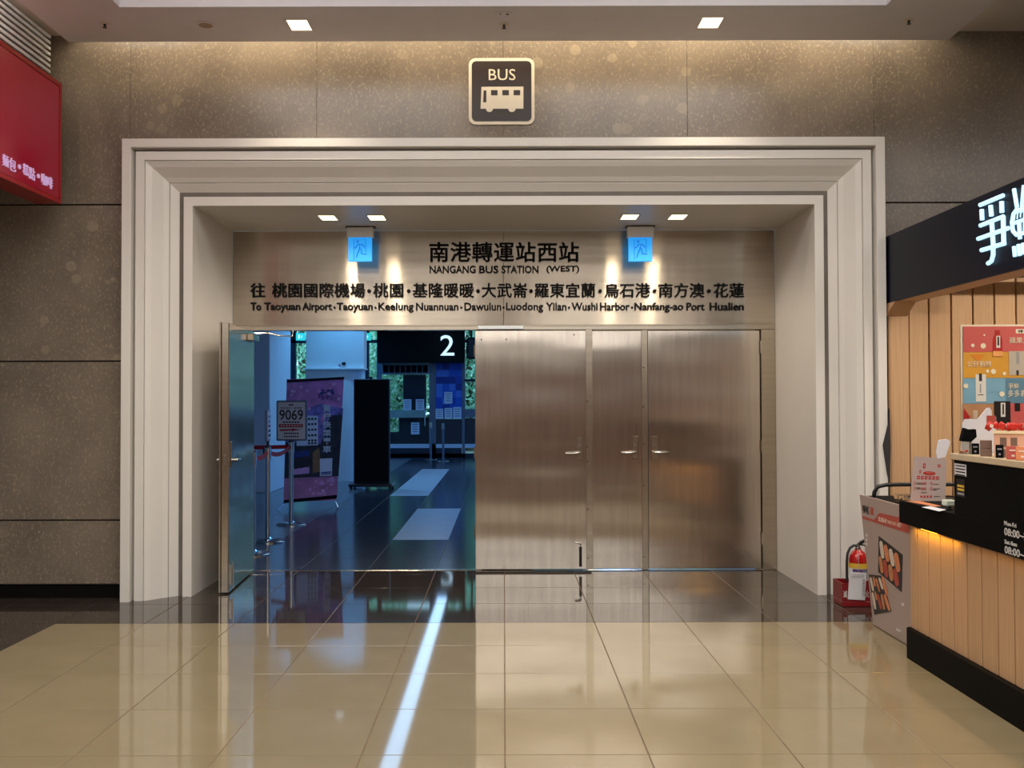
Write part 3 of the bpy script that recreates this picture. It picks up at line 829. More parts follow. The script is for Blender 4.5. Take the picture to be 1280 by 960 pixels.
# navy sign
NX = 2.905
n1 = atx(1108, 295.5, NX); n2 = atx(1112.5, 378, NX)
YE = min(n1.y, 7.235) ; ZT, ZB = n1.z + (0), n2.z
ns = empty('kiosk_sign', (NX+.1, 5.5, ZB)); tag(ns, 'navy signboard of the kiosk with glowing white blue characters', 'sign')
ks = n1.y
setoff(MB().box(NX, NX+.02, 2.6, 7.294, ZB, ZT, .002).build('panel', M['navy']), ns)
setoff(MB().box(NX+.021, NX+.19, 2.6, 7.294, ZB+.002, ZT, .002).build('box', M['wood']), ns)
setoff(MB().prism([(NX+.003, 7.12, ZB), (NX+.003, 7.294, ZB-.095), (NX+.003, 7.294, ZB)], (.16, 0, 0)).build('end_bracket', M['wood']), ns)
def sg(x, y): return atx(1215 + x/8, 215 + y/8, NX-.012)
def stroke(pl, r=.0135):
    setoff(MB().tube([sg(*p) for p in pl], r, n=8).build('letter_stroke', M['whiteglow'], None, True), ns)
for pl in ([(82, 330), (310, 235)], [(97, 375), (102, 480)], [(186, 335), (195, 440)], [(296, 295), (300, 405)], [(85, 535), (312, 445)], [(312, 445), (318, 720)], [(62, 668), (362, 562)],
           [(95, 782), (325, 715)], [(198, 500), (212, 720), (212, 830), (195, 890), (160, 915)]):
    stroke(pl)
for pl in ([(420, 170), (450, 350)], [(520, 130), (500, 360), (485, 400)], [(455, 365), (415, 420), (400, 500), (410, 590), (445, 630), (520, 610)], [(410, 515), (540, 470)], [(470, 480), (475, 560), (480, 670)], [(535, 380), (530, 620)],
           [(440, 400), (520, 370)], [(420, 745), (430, 845)], [(465, 725), (478, 835)], [(510, 712), (522, 820)], [(552, 700), (566, 806)]):
    stroke(pl, .0115)
for pl in ([(428, 420), (424, 480)], [(458, 400), (452, 470)], [(488, 385), (484, 455)]): stroke(pl, .004)

kl = tag(MB().box(3.3, 5.2, 6.15, 6.30, 2.685, 2.719, .004).build('kiosk_fill_lamp', M['panelglow']), 'unseen long lamp added under the kiosk canopy to light the boards', 'lamp')  # unseen lamp body, added with its area light to brighten boards and poster
cn = tag(MB().box(3.10, 6.0, 2.6, 7.294, 2.72, 2.755).build('kiosk_canopy', M['blackmetal']), 'dark canopy board of the kiosk behind the navy sign', 'canopy')
area('kiosk_fill_light', (4.25, 6.22, 2.68), 1.9, .14, 52, (1, .88, .70))
# poster on the boards
def wp(x, y, Y): return at(x, y, Y)
po = empty('product_poster', (3.6, KY, 1.3)); tag(po, 'framed product poster in rose, ochre and blue bands on the oak boards', 'poster')
def prect(x0, y0, x1, y1, m, layer, name, parent=po, Y=KY):
    a = at(x0, y1, Y); b = at(x1, y0, Y); y = Y - .012 - layer*.0015
    return flat([(a.x, y, a.z), (b.x, y, a.z), (b.x, y, b.z), (a.x, y, b.z)], m, parent, (0, -.0012, 0), name)
prect(1202, 405.5, 1330, 590, M['cream'], -5, 'frame')
for (y0, y1, m) in ((408, 440, 'p_red'), (440, 472.5, 'p_yellow'), (472.5, 504.5, 'p_blue'), (504.5, 588, 'p_brown')):
    prect(1203.2, y0, 1329, y1, M[m], 0, 'band')
prect(1256, 473, 1329, 504, M['p_blue2'], 1, 'band')
prect(1219, 474, 1255, 490, M['p_blue'], 1, 'pale_band')
def pshape(pts, m, layer, name, Y=KY):
    y = Y - .012 - layer*.0015
    return flat([(at(a, b, Y).x, y, at(a, b, Y).z) for a, b in pts], m, po, (0, -.0012, 0), name)
bot = [(1242.5, 413), (1248.5, 413), (1248.5, 418), (1251.5, 424), (1252, 446), (1239.5, 446), (1240, 424), (1242.5, 418)]
pshape(bot[::-1], M['bottle'], 2, 'bottle_picture')
prect(1240, 439, 1251.8, 445.5, M['orange'], 3, 'bottle_juice')
prect(1244, 420, 1248.6, 435, M['signwhite'], 3, 'bottle_label'); prect(1245.4, 421, 1247.2, 432, M['ink'], 4, 'label_print')
pshape([(1212, 443.5), (1230, 443.5), (1221, 452)][::-1], M['tangerine'], 2, 'cracker_picture')
prect(1260, 439, 1285, 469, M['boxgrey'], 2, 'carton_picture'); prect(1269, 440, 1272.5, 455, M['greyink'], 3, 'carton_print'); prect(1269, 463, 1272, 469, M['ink'], 3, 'carton_print')
prect(1218.5, 468, 1231, 502, M['signwhite'], 2, 'tumbler_picture'); prect(1222.5, 467, 1226, 476.5, M['ink'], 3, 'tumbler_cap'); prect(1223.6, 480, 1225, 491, M['greyink'], 3, 'tumbler_print'); prect(1221, 493, 1228, 493.8, M['ink'], 3, 'tumbler_print')
def pcirc(x, y, r, m, layer=3): pshape([(x+r*math.cos(t), y-r*math.sin(t)) for t in [2*PI*i/16 for i in range(16)]], m, layer, 'round_mark')
for (x, y, r) in ((1227.6, 432.5, 3.4), (1214.5, 432, 2.2), (1229, 419, 1.2), (1240.3, 464.5, 3.2), (1254, 467, 2.2), (1233, 464, 2), (1251, 492.5, 3.2), (1206, 482.5, 3)): pcirc(x, y, r, M['cream'])
def ptext(s, x0, y0, x1, y1, m='cream', bold=.0):
    a = at(x0, y0, KY); b = at(x1, y1, KY)
    text(s, (a.x, KY-.0185, a.z), b.x-a.x, b.z-a.z, M[m], po, depth=.0012, bold=bold)
ptext('蘋果汁', 1260, 429.5, 1285, 421.5); ptext('公仔煎餅', 1208, 459, 1237.5, 451); ptext('爭鮮', 1258.5, 486, 1272, 479); ptext('多多君', 1258.5, 496, 1281, 487.5); ptext('嚴', 1214.5, 523, 1221, 513)
prect(1268.5, 411.5, 1290, 417, M['cream'], 2, 'badge'); ptext('爭鮮', 1271, 416.2, 1277, 412.3, 'ink')
pshape([(1203.5, 510), (1212, 522), (1203.5, 526)], M['bottle'], 2, 'food_picture')
prect(1241.5, 501.5, 1261.5, 531, M['tray'], 3, 'pouch_picture'); prect(1249.5, 503.5, 1255, 521, M['signwhite'], 4, 'pouch_label'); prect(1251.4, 505, 1253.2, 518, M['ink'], 5, 'pouch_print')
prect(1262, 504, 1329, 586, M['p_red'], 2, 'red_band'); prect(1266.8, 504, 1273.5, 514, M['tray'], 4, 'dark_badge')

# dark folded cloth hanging at the end of the board wall
dc = at(1113, 512, 7.2)
cl = MB().loft([(p.x, 7.245, p.z) for p in (at(1114, 509, 7.2), at(1112, 530, 7.2), at(1105.5, 557, 7.2), at(1110.5, 590, 7.2), at(1114.5, 606, 7.2), at(1116.5, 560, 7.2))],
               [(p.x, 7.228, p.z) for p in (at(1114, 512, 7.2), at(1112.5, 532, 7.2), at(1106.5, 557, 7.2), at(1111, 588, 7.2), at(1114, 603, 7.2), at(1115.5, 560, 7.2))]).build('folded_cloth', M['darkcloth'])
tag(cl, 'charcoal folded cloth hanging narrow between the portal and the oak boards', 'cloth')

# ------------------------------------------------------------------ kiosk counter
CX = 2.33                                   # plane of the black band
kc = empty('kiosk_counter', (2.5, 4, 0)); tag(kc, 'takeaway kiosk counter of oak boards with black top band and black plinth', 'counter')
pl = MB()
prof = [(2.345, 1.5), (2.345, 5.60)] + [(2.385 - .04*math.cos(t), 5.62 + .04*math.sin(t)) for t in [PI/2*i/5 for i in range(6)]] + [(2.75, 5.66), (2.75, 1.5)]
pl.prism([(x, y, .0) for x, y in prof], (0, 0, .172))
setoff(pl.build('plinth', M['plinth']), kc)
setoff(MB().box(2.40, 2.75, 1.5, 5.645, .172, .78).build('carcass', M['blackmetal']), kc)
pxs = [1137.3, 1147.2, 1160.8, 1176, 1192, 1209, 1227, 1247, 1267.5]
ys = [5.65] + [atx(p, 720, 2.38).y for p in pxs[1:]]
while ys[-1] > 1.7: ys.append(ys[-1]-.148)
for a, b in zip(ys, ys[1:]):
    setoff(MB().box(2.378, 2.40, b+.006, a-.006, .172, .778, .003).build('board', M['wood']), kc)
setoff(MB().box(CX, 2.78, 1.5, 5.68, .782, .9125, .002).build('top_band', M['black']), kc)
yr = atx(1192.5, 600, CX).y
setoff(MB().box(CX, 2.50, 1.5, yr, .9125, 1.193, .002).build('raised_panel', M['black']), kc)
setoff(MB().box(CX-.012, 2.66, 1.5, yr+.02, 1.194, 1.226, .003).build('ledge', M['ledge']), kc)
led = MB().box(2.345, 2.362, 5.22, 5.42, .776, .781).build('light_strip', M['amber']); setoff(led, kc)
area('counter_led', (2.353, 5.3, .772), .012, .55, 1.1, (1, .55, .06), (0, math.radians(18), 0))
area('counter_led', (2.353, 3.6, .772), .012, 2.6, .5, (1, .60, .16), (0, math.radians(18), 0))
def ct(s, x0, yb, x1, yt, m, par=kc, X=CX-.001, bold=0.0):
    a = atx(x0, yb, X); b = atx(x1, yb, X); c = atx(x0, yt, X)
    return text(s, (X, a.y, a.z), a.y-b.y, c.z-a.z, m, par, face='right', depth=.0015, bold=bold)
ct('Mon-Fri', 1255.3, 656.3, 1270.2, 651.0, M['signwhite'], bold=.012)
ct('08:00~2', 1255.5, 668.6, 1284, 659.2, M['signwhite'], bold=.008)
ct('Sat-Sun', 1255.8, 679.3, 1271, 674.2, M['signwhite'], bold=.012)
ct('08:00~2', 1256.0, 691.3, 1284.4, 682, M['signwhite'], bold=.008)
def crect(x0, y0, x1, y1, m, name, X=CX-.0005, par=kc, th=-.001):
    a = atx(x0, y0, X); b = atx(x1, y0, X); z1 = atx(x0, y1, X).z
    o = flat([(X, a.y, a.z), (X, b.y, a.z), (X, b.y, z1), (X, a.y, z1)], m, par, (th, 0, 0), name); return o
no = empty('notice_sticker', (CX, 4.9, 1.1)); tag(no, 'small white notice sticker at the upper corner of the black counter panel', 'sticker')
crect(1193.4, 579, 1207.8, 593.5, M['paper'], 'sheet', par=no)
for y in (580.8, 584.6, 588.3, 592): crect(1194.4, y, 1206.6, y+1.5, M['ink'], 'print_line', X=CX-.0018, par=no, th=-.0004)
no2 = empty('yellow_sticker', (CX, 4.9, 1.0)); tag(no2, 'black sticker with two yellow text lines lower on the counter panel', 'sticker')
crect(1195.5, 598, 1206, 620, M['tray'], 'sheet', par=no2)
for y, m in ((605.4, 'yellow'), (609.8, 'yellow'), (615, 'greyink')): crect(1196.8, y, 1205, y+2.8, M[m], 'print_line', X=CX-.0018, par=no2, th=-.0004)

# things lying on the low end of the counter
LZ = .9125
def sheet(pts, m, name, label, group=None, lift=0):
    q = [atz(a, b, LZ + lift) for a, b in pts]
    o = MB().prism([(p.x, p.y, LZ+.0005+lift) for p in q], (0, 0, .0012)).build(name, m)
    return tag(o, label, 'leaflet', group)
sheet([(1132, 626.5), (1146, 625.8), (1177, 632.8), (1168, 633.5)], M['salmon'], 'menu_leaflet', 'orange printed menu leaflet lying at the edge of the black counter')
sheet([(1152, 634.2), (1163, 633.0), (1183, 637.6), (1174, 639.5)], M['paper'], 'menu_leaflet', 'white menu leaflet lying nearest the raised black panel', lift=.002)
b0 = atz(1187.5, 637.5, LZ) + Vector((.004, .02, .0008))
hb = empty('sanitiser_box', b0); tag(hb, 'small pale green box on a black foot beside the raised counter panel', 'box')
o = MB().cyl((0, 0, 0), (0, 0, .02), .012).lathe([(.02, 0), (.02, .004), (.006, .006)]).build('foot', M['blackmetal'], hb)
o = MB().box(-.028, .028, -.03, .03, .02, .052, .006).build('body', mat('pale_green_plastic', srgb(206, 214, 196), .4), hb)
rr = MB().box(atz(1141, 623, LZ).x, 2.74, 5.635, 5.655, LZ, LZ+.014, .003).build('counter_rail', M['chrome']); tag(rr, 'slim chrome rail along the far edge of the low counter', 'rail')
# acrylic offer sign
ys_ = 5.60
ac = empty('offer_sign', (at(1160, 622, ys_).x, ys_, LZ)); tag(ac, 'upright pale pink offer sign with dark red print on the low counter', 'sign')
c4 = [at(1138, 623.5, ys_), at(1181.5, 623.0, ys_), at(1183.5, 573, ys_ + .05), at(1142.5, 570.5, ys_ + .05)]
acz = LZ + .002
for p in c4[:2]: p.z = acz
flat([tuple(p) for p in c4], M['promo'], ac, (0, .006, 0), 'plate')
def aq(px, py, lift=.0012):
    u = (px - 1140)/(1183-1140); v = (623-py)/(623-571.5)
    p = (c4[0]*(1-u)+c4[1]*u)*(1-v) + (c4[3]*(1-u)+c4[2]*u)*v
    return Vector((p.x, p.y - lift, p.z))
def afl(pts, m, name, lift=.0012): flat([tuple(aq(x, y, lift)) for x, y in pts], m, ac, (0, -.0005, 0), name)
def apx(x, y): return (1135 + x/12.8, 565 + y/12.8)
def aell(cx, cy, rx, ry, m, name, lift=.0012): afl([apx(cx+rx*math.cos(t), cy-ry*math.sin(t)) for t in [2*PI*i/16 for i in range(16)]], m, name, lift)
aell(335, 325, 105, 30, M['redink'], 'plate_mark'); aell(335, 318, 60, 16, M['promored'], 'plate_mark', .002)
for (x, y, rx, ry) in ((245, 215, 24, 40), (490, 205, 28, 26), (185, 305, 17, 26)):
    aell(x, y, rx, ry, M['redink'], 'ring_mark'); aell(x, y, rx*.45, ry*.45, M['promo'], 'ring_mark', .002)
def atext(s, x0, yb, x1, yt, m, bold=.02):
    a = aq(*apx(x0, yb)); b = aq(*apx(x1, yb)); c = aq(*apx(x0, yt))
    text(s, a, b.x-a.x, c.z-a.z, m, ac, depth=.0008, bold=bold)
for y in ((470, 500), (548, 578)):
    for x in ((95, 130), (362, 400)):
        aell((x[0]+x[1])/2, (y[0]+y[1])/2-8, 20, 22, M['redink'], 'ring_mark'); aell((x[0]+x[1])/2, (y[0]+y[1])/2-8, 12, 14, M['promo'], 'ring_mark', .002)
    atext('500', 215, y[1], 300, y[0]-10, M['redink'], .01)
for k, x in enumerate(range(140, 510, 62)):
    afl([apx(x, 418), apx(x+46, 418), apx(x+46, 368), apx(x, 368)], M['redink'], 'print_mark')
    afl([apx(x+12, 400), apx(x+36, 400), apx(x+36, 388), apx(x+12, 388)], M['promo'], 'print_mark', .002)
for (x0, x1, y) in ((142, 208, 470), (142, 208, 486), (410, 500, 482), (140, 205, 540), (140, 205, 556), (412, 522, 552), (412, 470, 570), (220, 310, 612), (430, 525, 668)):
    afl([apx(x0, y+9), apx(x1, y+9), apx(x1, y), apx(x0, y)], M['ink'], 'print_mark')
for k in range(4): afl([apx(215+k*50, 690), apx(245+k*50, 690), apx(245+k*50, 660), apx(215+k*50, 660)], M['redink'], 'print_mark')

# things on the ledge
GZ = 1.2265
def base(px, py):
    p = atz(px, py, GZ)
    if p.x < 2.342:
        p = atx(px, py, 2.342); p.z = GZ
    return p
def yawbox(m, name, par, p, w, d, h, yaw, mt, z0=0, bev=.002):
    o = MB().box(-w/2, w/2, -d/2, d/2, z0, z0+h, bev).build(name, mt, par); o.rotation_euler = (0, 0, yaw); return o
VY = math.radians(-25)
def ppx(px0, px1, y): return (px1-px0)/F*y
p = base(1202, 569.5); p.x += .02
r = empty('sample_tray', p); tag(r, 'clear plastic tray with sweets at the far end of the ledge', 'tray')
r.rotation_euler = (0, 0, VY)
MB().box(-.03, .03, -.03, .03, 0, .004).box(-.03, .03, -.03, -.028, 0, .062).box(-.03, .03, .028, .03, 0, .062).box(-.03, -.028, -.03, .03, 0, .062).box(.028, .03, -.03, .03, 0, .062).build('clear_box', M['clear'], r)
for k in range(6):
    MB().blob((random.uniform(-.02, .02), random.uniform(-.02, .02), .010 + .006*(k % 2)), .008, .006, .006).build('sweet', M[['salmon', 'packred', 'peach'][k % 3]], r)
def standcard(px, py, w, h, m, name, label, group, ink='greyink', t=.006):
    p = base(px, py); p.x += .012
    r = empty(name, p); tag(r, label, 'card', group); r.rotation_euler = (math.radians(-6), 0, VY)
    MB().box(-w/2, w/2, -t/2, t/2, 0, h, .0015).build('card', m, r)
    MB().box(-w*.28, w*.28, -t/2-.0012, -t/2, h*.62, h*.72).build('print_mark', M[ink], r)
    MB().box(-w*.12, w*.12, -t/2-.0012, -t/2, h*.2, h*.34).build('print_mark', M[ink], r)
    MB().box(-w/2, w/2, -t/2, .03, 0, .003).build('foot', M['clear'], r)
    return r
standcard(1216.3, 568, .036, .056, M['black'], 'price_card', 'black price card standing between clear tray and brown carton', None)
standcard(1246.5, 575.5, .034, .062, M['black'], 'price_card', 'black price card leaning before the peach house box', None)
for px, py, l in ((1263.2, 577, 'brick red printed card standing right of the peach house box'), (1275, 580.5, 'orange printed card standing at the right frame edge on the ledge')):
    standcard(px, py, .055, .062, M['promored'] if px < 1270 else M['salmon'], 'gift_card', l, None, 'rice')
p = base(1228, 572); p.x += .018
r = empty('brown_carton', p); tag(r, 'brown carton standing left of the peach house box', 'carton'); r.rotation_euler = (0, 0, VY)
MB().box(-.026, .026, -.02, .02, 0, .038, .002).build('lower_box', M['brownwin'], r); MB().box(-.026, .026, -.02, .02, .039, .078, .002).build('upper_box', M['brownwin'], r)
p = base(1249, 573); p.x += .115; p.y += .08
r = empty('house_box', p); tag(r, 'peach cardboard display box shaped like a house with brown windows', 'box'); r.rotation_euler = (0, 0, math.radians(-30))
MB().box(-.085, .075, -.05, .05, 0, .112, .002).build('walls', M['peach'], r)
MB().prism([(-.09, -.056, .113), (.085, -.056, .113), (.085, .056, .113), (-.09, .056, .113)], (0, 0, .012)).build('top_tray', M['peachtop'], r)
MB().prism([(.052, -.056, .113), (.085, -.056, .113), (.085, -.056, .06)], (0, .1, 0)).build('side_flap', M['peachtop'], r)
for x in (-.045, .0): MB().box(x-.014, x+.014, -.0515, -.05, .05, .095).build('window', M['brownwin'], r)
MB().box(-.07, -.035, -.0515, -.05, .0, .04).build('door_print', M['brownwin'], r)
hx = r
for k in range(7):
    q = hx.matrix_basis @ Vector((-.105 + k*.027, -.02 + .03*(k % 2), 0))
    m = MB().blob((0, 0, .022), .021, .017, .022, 1)
    for v in m.b.verts: v.co += Vector((random.uniform(-.005, .005), random.uniform(-.004, .004), random.uniform(-.004, .006)))
    o = empty('sweet_packet', (q.x, q.y, GZ + .125)); o.rotation_euler = (0, 0, k*.7)
    tag(o, 'bright red crumpled sweet packet on the peach house box, %s from the left' % ('first', 'second', 'third', 'fourth', 'fifth', 'sixth', 'seventh')[k], 'packet', 'red packets on the house box')
    m.build('wrapper', M['packred'], o)
    MB().prism([(-.006, -.016, .034), (.010, -.018, .030), (.006, -.019, .016), (-.008, -.018, .018)], (0, -.002, 0)).build('label_patch', M['rice'], o)
p = base(1261, 566); 
q = hx.matrix_basis @ Vector((.06, .02, 0))
r = empty('framed_card', (q.x, q.y, GZ+.125)); tag(r, 'tiny white framed card at the right end of the house box top', 'card'); r.rotation_euler = (0, 0, math.radians(-30))
MB().box(-.014, .014, -.003, .003, 0, .034).build('frame', M['paper'], r); MB().box(-.009, .009, -.0045, -.003, .006, .028).build('picture', M['purple'], r)
# white topper board with a brown card
yt = 5.02
tp_ = empty('topper_board', (at(1215, 560, yt).x, yt, GZ)); tag(tp_, 'white shaped display topper standing behind the red packets', 'display board')
pts = [(1201, 561), (1203.5, 530), (1206, 524), (1223, 523.5), (1228, 517), (1233.5, 510), (1237, 509.5), (1239.5, 513), (1240, 521), (1245, 521), (1246, 561)]
q = [at(a, b, yt) for a, b in pts]; q[0].z = GZ; q[-1].z = GZ
flat([tuple(v) for v in q], M['paper'], tp_, (0, .006, 0), 'board')
q = [at(a, b, yt) for a, b in ((1233, 531.5), (1233, 519.5), (1244, 519.5), (1245, 531.5))]
flat([(v.x, v.y-.002, v.z) for v in q], M['promored'], tp_, (0, -.0015, 0), 'brown_card')
yp = 4.94
q = [at(a, b, yp) for a, b in ((1202, 551), (1206, 535), (1211, 537), (1220, 536.5), (1221, 546), (1214, 552.5), (1205, 552))]
bk = empty('black_pouch', (q[0].x+.02, yp, q[0].z)); tag(bk, 'black pouch propped on the clear tray by the white topper', 'pouch')
flat([tuple(v) for v in q], M['black'], bk, (0, .03, 0), 'pouch_body')
setoff(MB().box(q[0].x+.012, q[0].x+.05, yp+.004, yp+.026, GZ+.001, q[0].z+.004).build('clear_stand', M['clear']), bk)
# white paper tag hanging at the end of the ledge
yg = 4.93
q = [at(a, b, yg) for a, b in ((1178, 574), (1177, 567), (1179.5, 552), (1182, 550.5), (1190, 549.5), (1194, 552), (1193.5, 556), (1188, 572))]
tg_ = empty('paper_tag', (q[0].x, yg, q[0].z)); tag(tg_, 'white paper bag hanging by a string at the far end of the ledge', 'bag')
flat([(v.x, yg+.055, v.z) for v in q], M['paper'], tg_, (0, .012, 0), 'paper')
setoff(MB().tube([at(1190, 551, yg+.06), at(1199, 545, yg+.05), at(1206, 541, yg+.03)], .0012, 5).build('string', M['greyink']), tg_)

# ------------------------------------------------------------------ pink printed chiller cabinet beside the counter
ch = empty('chiller_cabinet', (2.65, 6.1, 0)); tag(ch, 'dusty pink printed chiller cabinet with black top between counter and extinguisher', 'chiller')
XA, XBt, ZT_ = 2.462, 2.392, .868
def pfx(z): return XA + (XBt-XA)*z/ZT_
def pp(px, py, off=0):
    d = ray(px, py); k = (XBt-XA)/ZT_
    # point on the slanting front
    t = (XA + k*CAMZ)/(d.x - k*d.z)
    return Vector((d.x*t - off, d.y*t, CAMZ + d.z*t))
yf, yn = 6.475, 5.70
m = MB().loft([(pfx(.0), yn, .006), (pfx(ZT_), yn, ZT_), (pfx(ZT_)+.012, yn, ZT_), (pfx(0)+.012, yn, .006)], [(pfx(.0), yf-.03, .006), (pfx(ZT_), yf, ZT_), (pfx(ZT_)+.012, yf, ZT_), (pfx(0)+.012, yf-.03, .006)])
setoff(m.build('front_panel', M['promo']), ch)
setoff(MB().loft([(pfx(0)+.014, yn, .0), (pfx(.84)+.014, yn, .84), (3.0, yn, .84), (3.0, yn, .0)], [(pfx(0)+.014, yf-.04, .0), (pfx(.84)+.014, yf-.01, .84), (3.0, yf-.01, .84), (3.0, yf-.04, .0)]).build('body', M['blackmetal']), ch)
setoff(MB().box(pfx(.86)+.014, 3.0, yn, yf-.01, .841, .862, .003).build('top', M['black']), ch)
setoff(MB().tube([(2.43, 6.33, .862), (2.432, 6.32, .90), (2.45, 6.31, .935), (2.50, 6.30, .948), (2.62, 6.30, .95), (2.95, 6.30, .95)], .013, 10).build('top_rail', M['blackmetal'], smooth=True), ch)
for k, y in enumerate((6.06, 5.93)):
    for j in range(2):
        x = 2.52 + j*.11
        o = empty('plastic_box', (x, y, .863)); tag(o, 'clear plastic food box on the black chiller top, %s' % (('far row, by the printed front', 'far row, inner side'), ('near row, by the printed front', 'near row, inner side'))[k][j], 'box', 'clear boxes on the chiller')
        MB().loft([(-.04, -.045, 0), (.04, -.045, 0), (.04, .045, 0), (-.04, .045, 0)], [(-.047, -.052, .04), (.047, -.052, .04), (.047, .052, .04), (-.047, .052, .04)]).build('tub', M['clear'], o)
        MB().box(-.05, .05, -.055, .055, .0405, .046, .002).build('lid', M['clear'], o)
nrm = Vector((-.9966, 0, -.0825))
def pf(pts, m, name, lift=.001): 
    flat([tuple(pp(a, b) + nrm*lift) for a, b in pts], m, ch, tuple(nrm*.0006), name)
pz = lambda x, y: (1070 + x/9.6, 600 + y/9.6)
pf([pz(*a) for a in ((72, 430), (215, 475), (240, 455), (262, 412), (290, 395), (420, 425), (640, 475), (640, 640), (480, 592), (80, 462))], M['promored'], 'red_band')
PR = Matrix(((0, -.0825, -.9966), (-1, 0, 0), (0, .9966, -.0825)))
def ptx(s, x0, yb, x1, yt, m, bold=.0, lift=.0022):
    a = pp(x0, yb) + nrm*lift; b = pp(x1, yb + (x1-x0)*.27); c = pp(x0, yt)
    text(s, a, a.y-b.y, c.z-a.z, m, ch, frame=PR, depth=.0006, bold=bold)
ptx('爭鮮', *pz(85, 392), *pz(170, 298), M['ink'], .03)
pf([pz(176, 325), pz(210, 335), pz(210, 425), pz(176, 413)], M['promored'], 'stamp')
ptx('SUSHI', *pz(275, 492), *pz(368, 440), M['cream'], .02); ptx('TAKE OUT', *pz(376, 518), *pz(488, 478), M['cream'], .0)
def pell(cx, cy, r, m, lift): pf([pz(cx+r*math.cos(t), cy-r*math.sin(t)) for t in [2*PI*i/14 for i in range(14)]], m, 'ring_mark', lift)
pell(522, 538, 28, M['cream'], .002); pell(522, 538, 21, M['promored'], .003); pell(522, 538, 12, M['cream'], .004)
s2 = lambda x, y: (1085 + x/8.727, 660 + y/8.727)
pf([s2(*a) for a in ((118, 85), (380, 290), (370, 700), (112, 480))], M['tray'], 'tray_picture')
pf([s2(*a) for a in ((10, 505), (150, 520), (258, 910), (70, 945))], M['tray'], 'tray_picture')
def piece(x0, y0, x1, y1, w, m, lift=.002):
    d = Vector((x1-x0, y1-y0)); L = d.length; d /= L; n = Vector((-d.y, d.x)); c = Vector(((x0+x1)/2, (y0+y1)/2))
    pts = []
    for i in range(14):
        t = 2*PI*i/14; q = c + d*(L/2)*math.copysign(abs(math.cos(t))**.6, math.cos(t)) + n*(w/2)*math.copysign(abs(math.sin(t))**.7, math.sin(t)); pts.append(s2(q.x, q.y))
    pf(pts, m, 'sushi_picture', lift)
for a in ((142, 140, 168, 335, 38, 'rice'), (190, 180, 222, 370, 42, 'salmon'), (245, 225, 280, 418, 44, 'rice'), (305, 268, 338, 480, 50, 'salmon'), (132, 305, 160, 495, 36, 'roe'), (182, 345, 210, 540, 42, 'tuna'),
          (240, 395, 265, 580, 44, 'roe'), (292, 440, 325, 635, 50, 'tuna')):
    piece(*a[:5], M[a[5]])
for a in ((30, 535, 62, 690, 22, 'rice'), (62, 530, 82, 640, 20, 'salmon'), (90, 545, 130, 700, 24, 'roe'), (124, 540, 165, 670, 24, 'rice'), (158, 530, 215, 740, 30, 'salmon'), (52, 700, 85, 890, 26, 'rice'),
          (80, 690, 100, 790, 20, 'roe'), (110, 720, 150, 890, 26, 'tuna'), (150, 720, 182, 890, 26, 'roe'), (182, 720, 240, 905, 30, 'salmon'), (112, 640, 132, 700, 18, 'tuna')):
    piece(*a[:5], M[a[5]])
for y in (667, 672.5, 678): pf([(1082.5, y), (1084.3, y+.5), (1084.6, y+4), (1082.8, y+3.5)], M['paper'], 'print_mark')
pf([s2(370, 815), s2(395, 820), s2(395, 850), s2(370, 846)], M['paper'], 'print_mark')
pf([(1120.5, 785), (1126, 788), (1126, 790.5), (1120.5, 787.5)], M['paper'], 'print_mark')

# ------------------------------------------------------------------ fire extinguisher in its red stand
EX, EY = 2.572, 7.10
st = empty('extinguisher_stand', (EX, EY, 0)); tag(st, 'dark red plastic stand holding the fire extinguisher at the portal foot', 'stand')
o = MB().box(-.118, .118, -.10, .10, 0, .045, .006).box(-.118, .118, -.10, -.092, .045, .172).box(-.118, .118, .092, .10, .045, .172).box(-.118, -.110, -.092, .092, .045, .172).box(.110, .118, -.092, .092, .045, .172).build('tub', M['redbox'], st)
for k, (c, x) in enumerate((('滅', -.112), ('火', .048), ('器', .082))):
    text(c, (EX+x, EY-.101, .07), .028, .05, M['signwhite'], st, depth=.001, bold=.01)
ex = empty('fire_extinguisher', (EX+.035, EY, .046)); tag(ex, 'red fire extinguisher with black hose and yellow label in a red stand', 'fire extinguisher')
MB().lathe([(.055, 0), (.064, .008), (.066, .02), (.066, .285), (.06, .315), (.045, .338), (.026, .352), (.022, .36)], n=28).build('cylinder', M['red'], ex, True)
MB().lathe([(.0665, .135), (.0670, .136), (.0670, .235), (.0665, .236)], n=28).build('white_label', M['paper'], ex, True)
lab = MB()
for (z0, z1, a0, a1, m, n_) in ((.225, .262, 150, 330, 'yellow', 'yellow_label'), (.180, .222, 215, 330, 'purple', 'purple_label')):
    mm = MB()
    A = [(.0678*math.cos(math.radians(t)), .0678*math.sin(math.radians(t)), z0) for t in range(a0, a1+1, 12)]
    Bv = [(x, y, z1) for x, y, _ in A]
    va = [mm.b.verts.new(v) for v in A]; vb = [mm.b.verts.new(v) for v in Bv]
    for i in range(len(va)-1): mm.b.faces.new((va[i], va[i+1], vb[i+1], vb[i]))
    mm.build(n_, M[m], ex, True)
for k in range(3): MB().box(.012+k*.012, .018+k*.012, -.0685, -.063, .15, .215).build('print_mark', M['greyink'], ex)
MB().cyl((0, 0, .36), (0, 0, .395), .016, .014).lathe([(.02, .362), (.022, .368), (.02, .374)]).build('valve', M['chrome'], ex, True)
MB().prism([(-.01, -.012, .392), (.02, -.012, .418), (.10, -.012, .452), (.105, -.012, .444), (.03, -.012, .40), (.0, -.012, .386)], (0, .024, 0)).prism([(.0, -.012, .386), (.03, -.012, .388), (.085, -.012, .366), (.09, -.012, .374), (.03, -.012, .398)], (0, .024, 0)).build('trigger_handle', M['blackmetal'], ex)
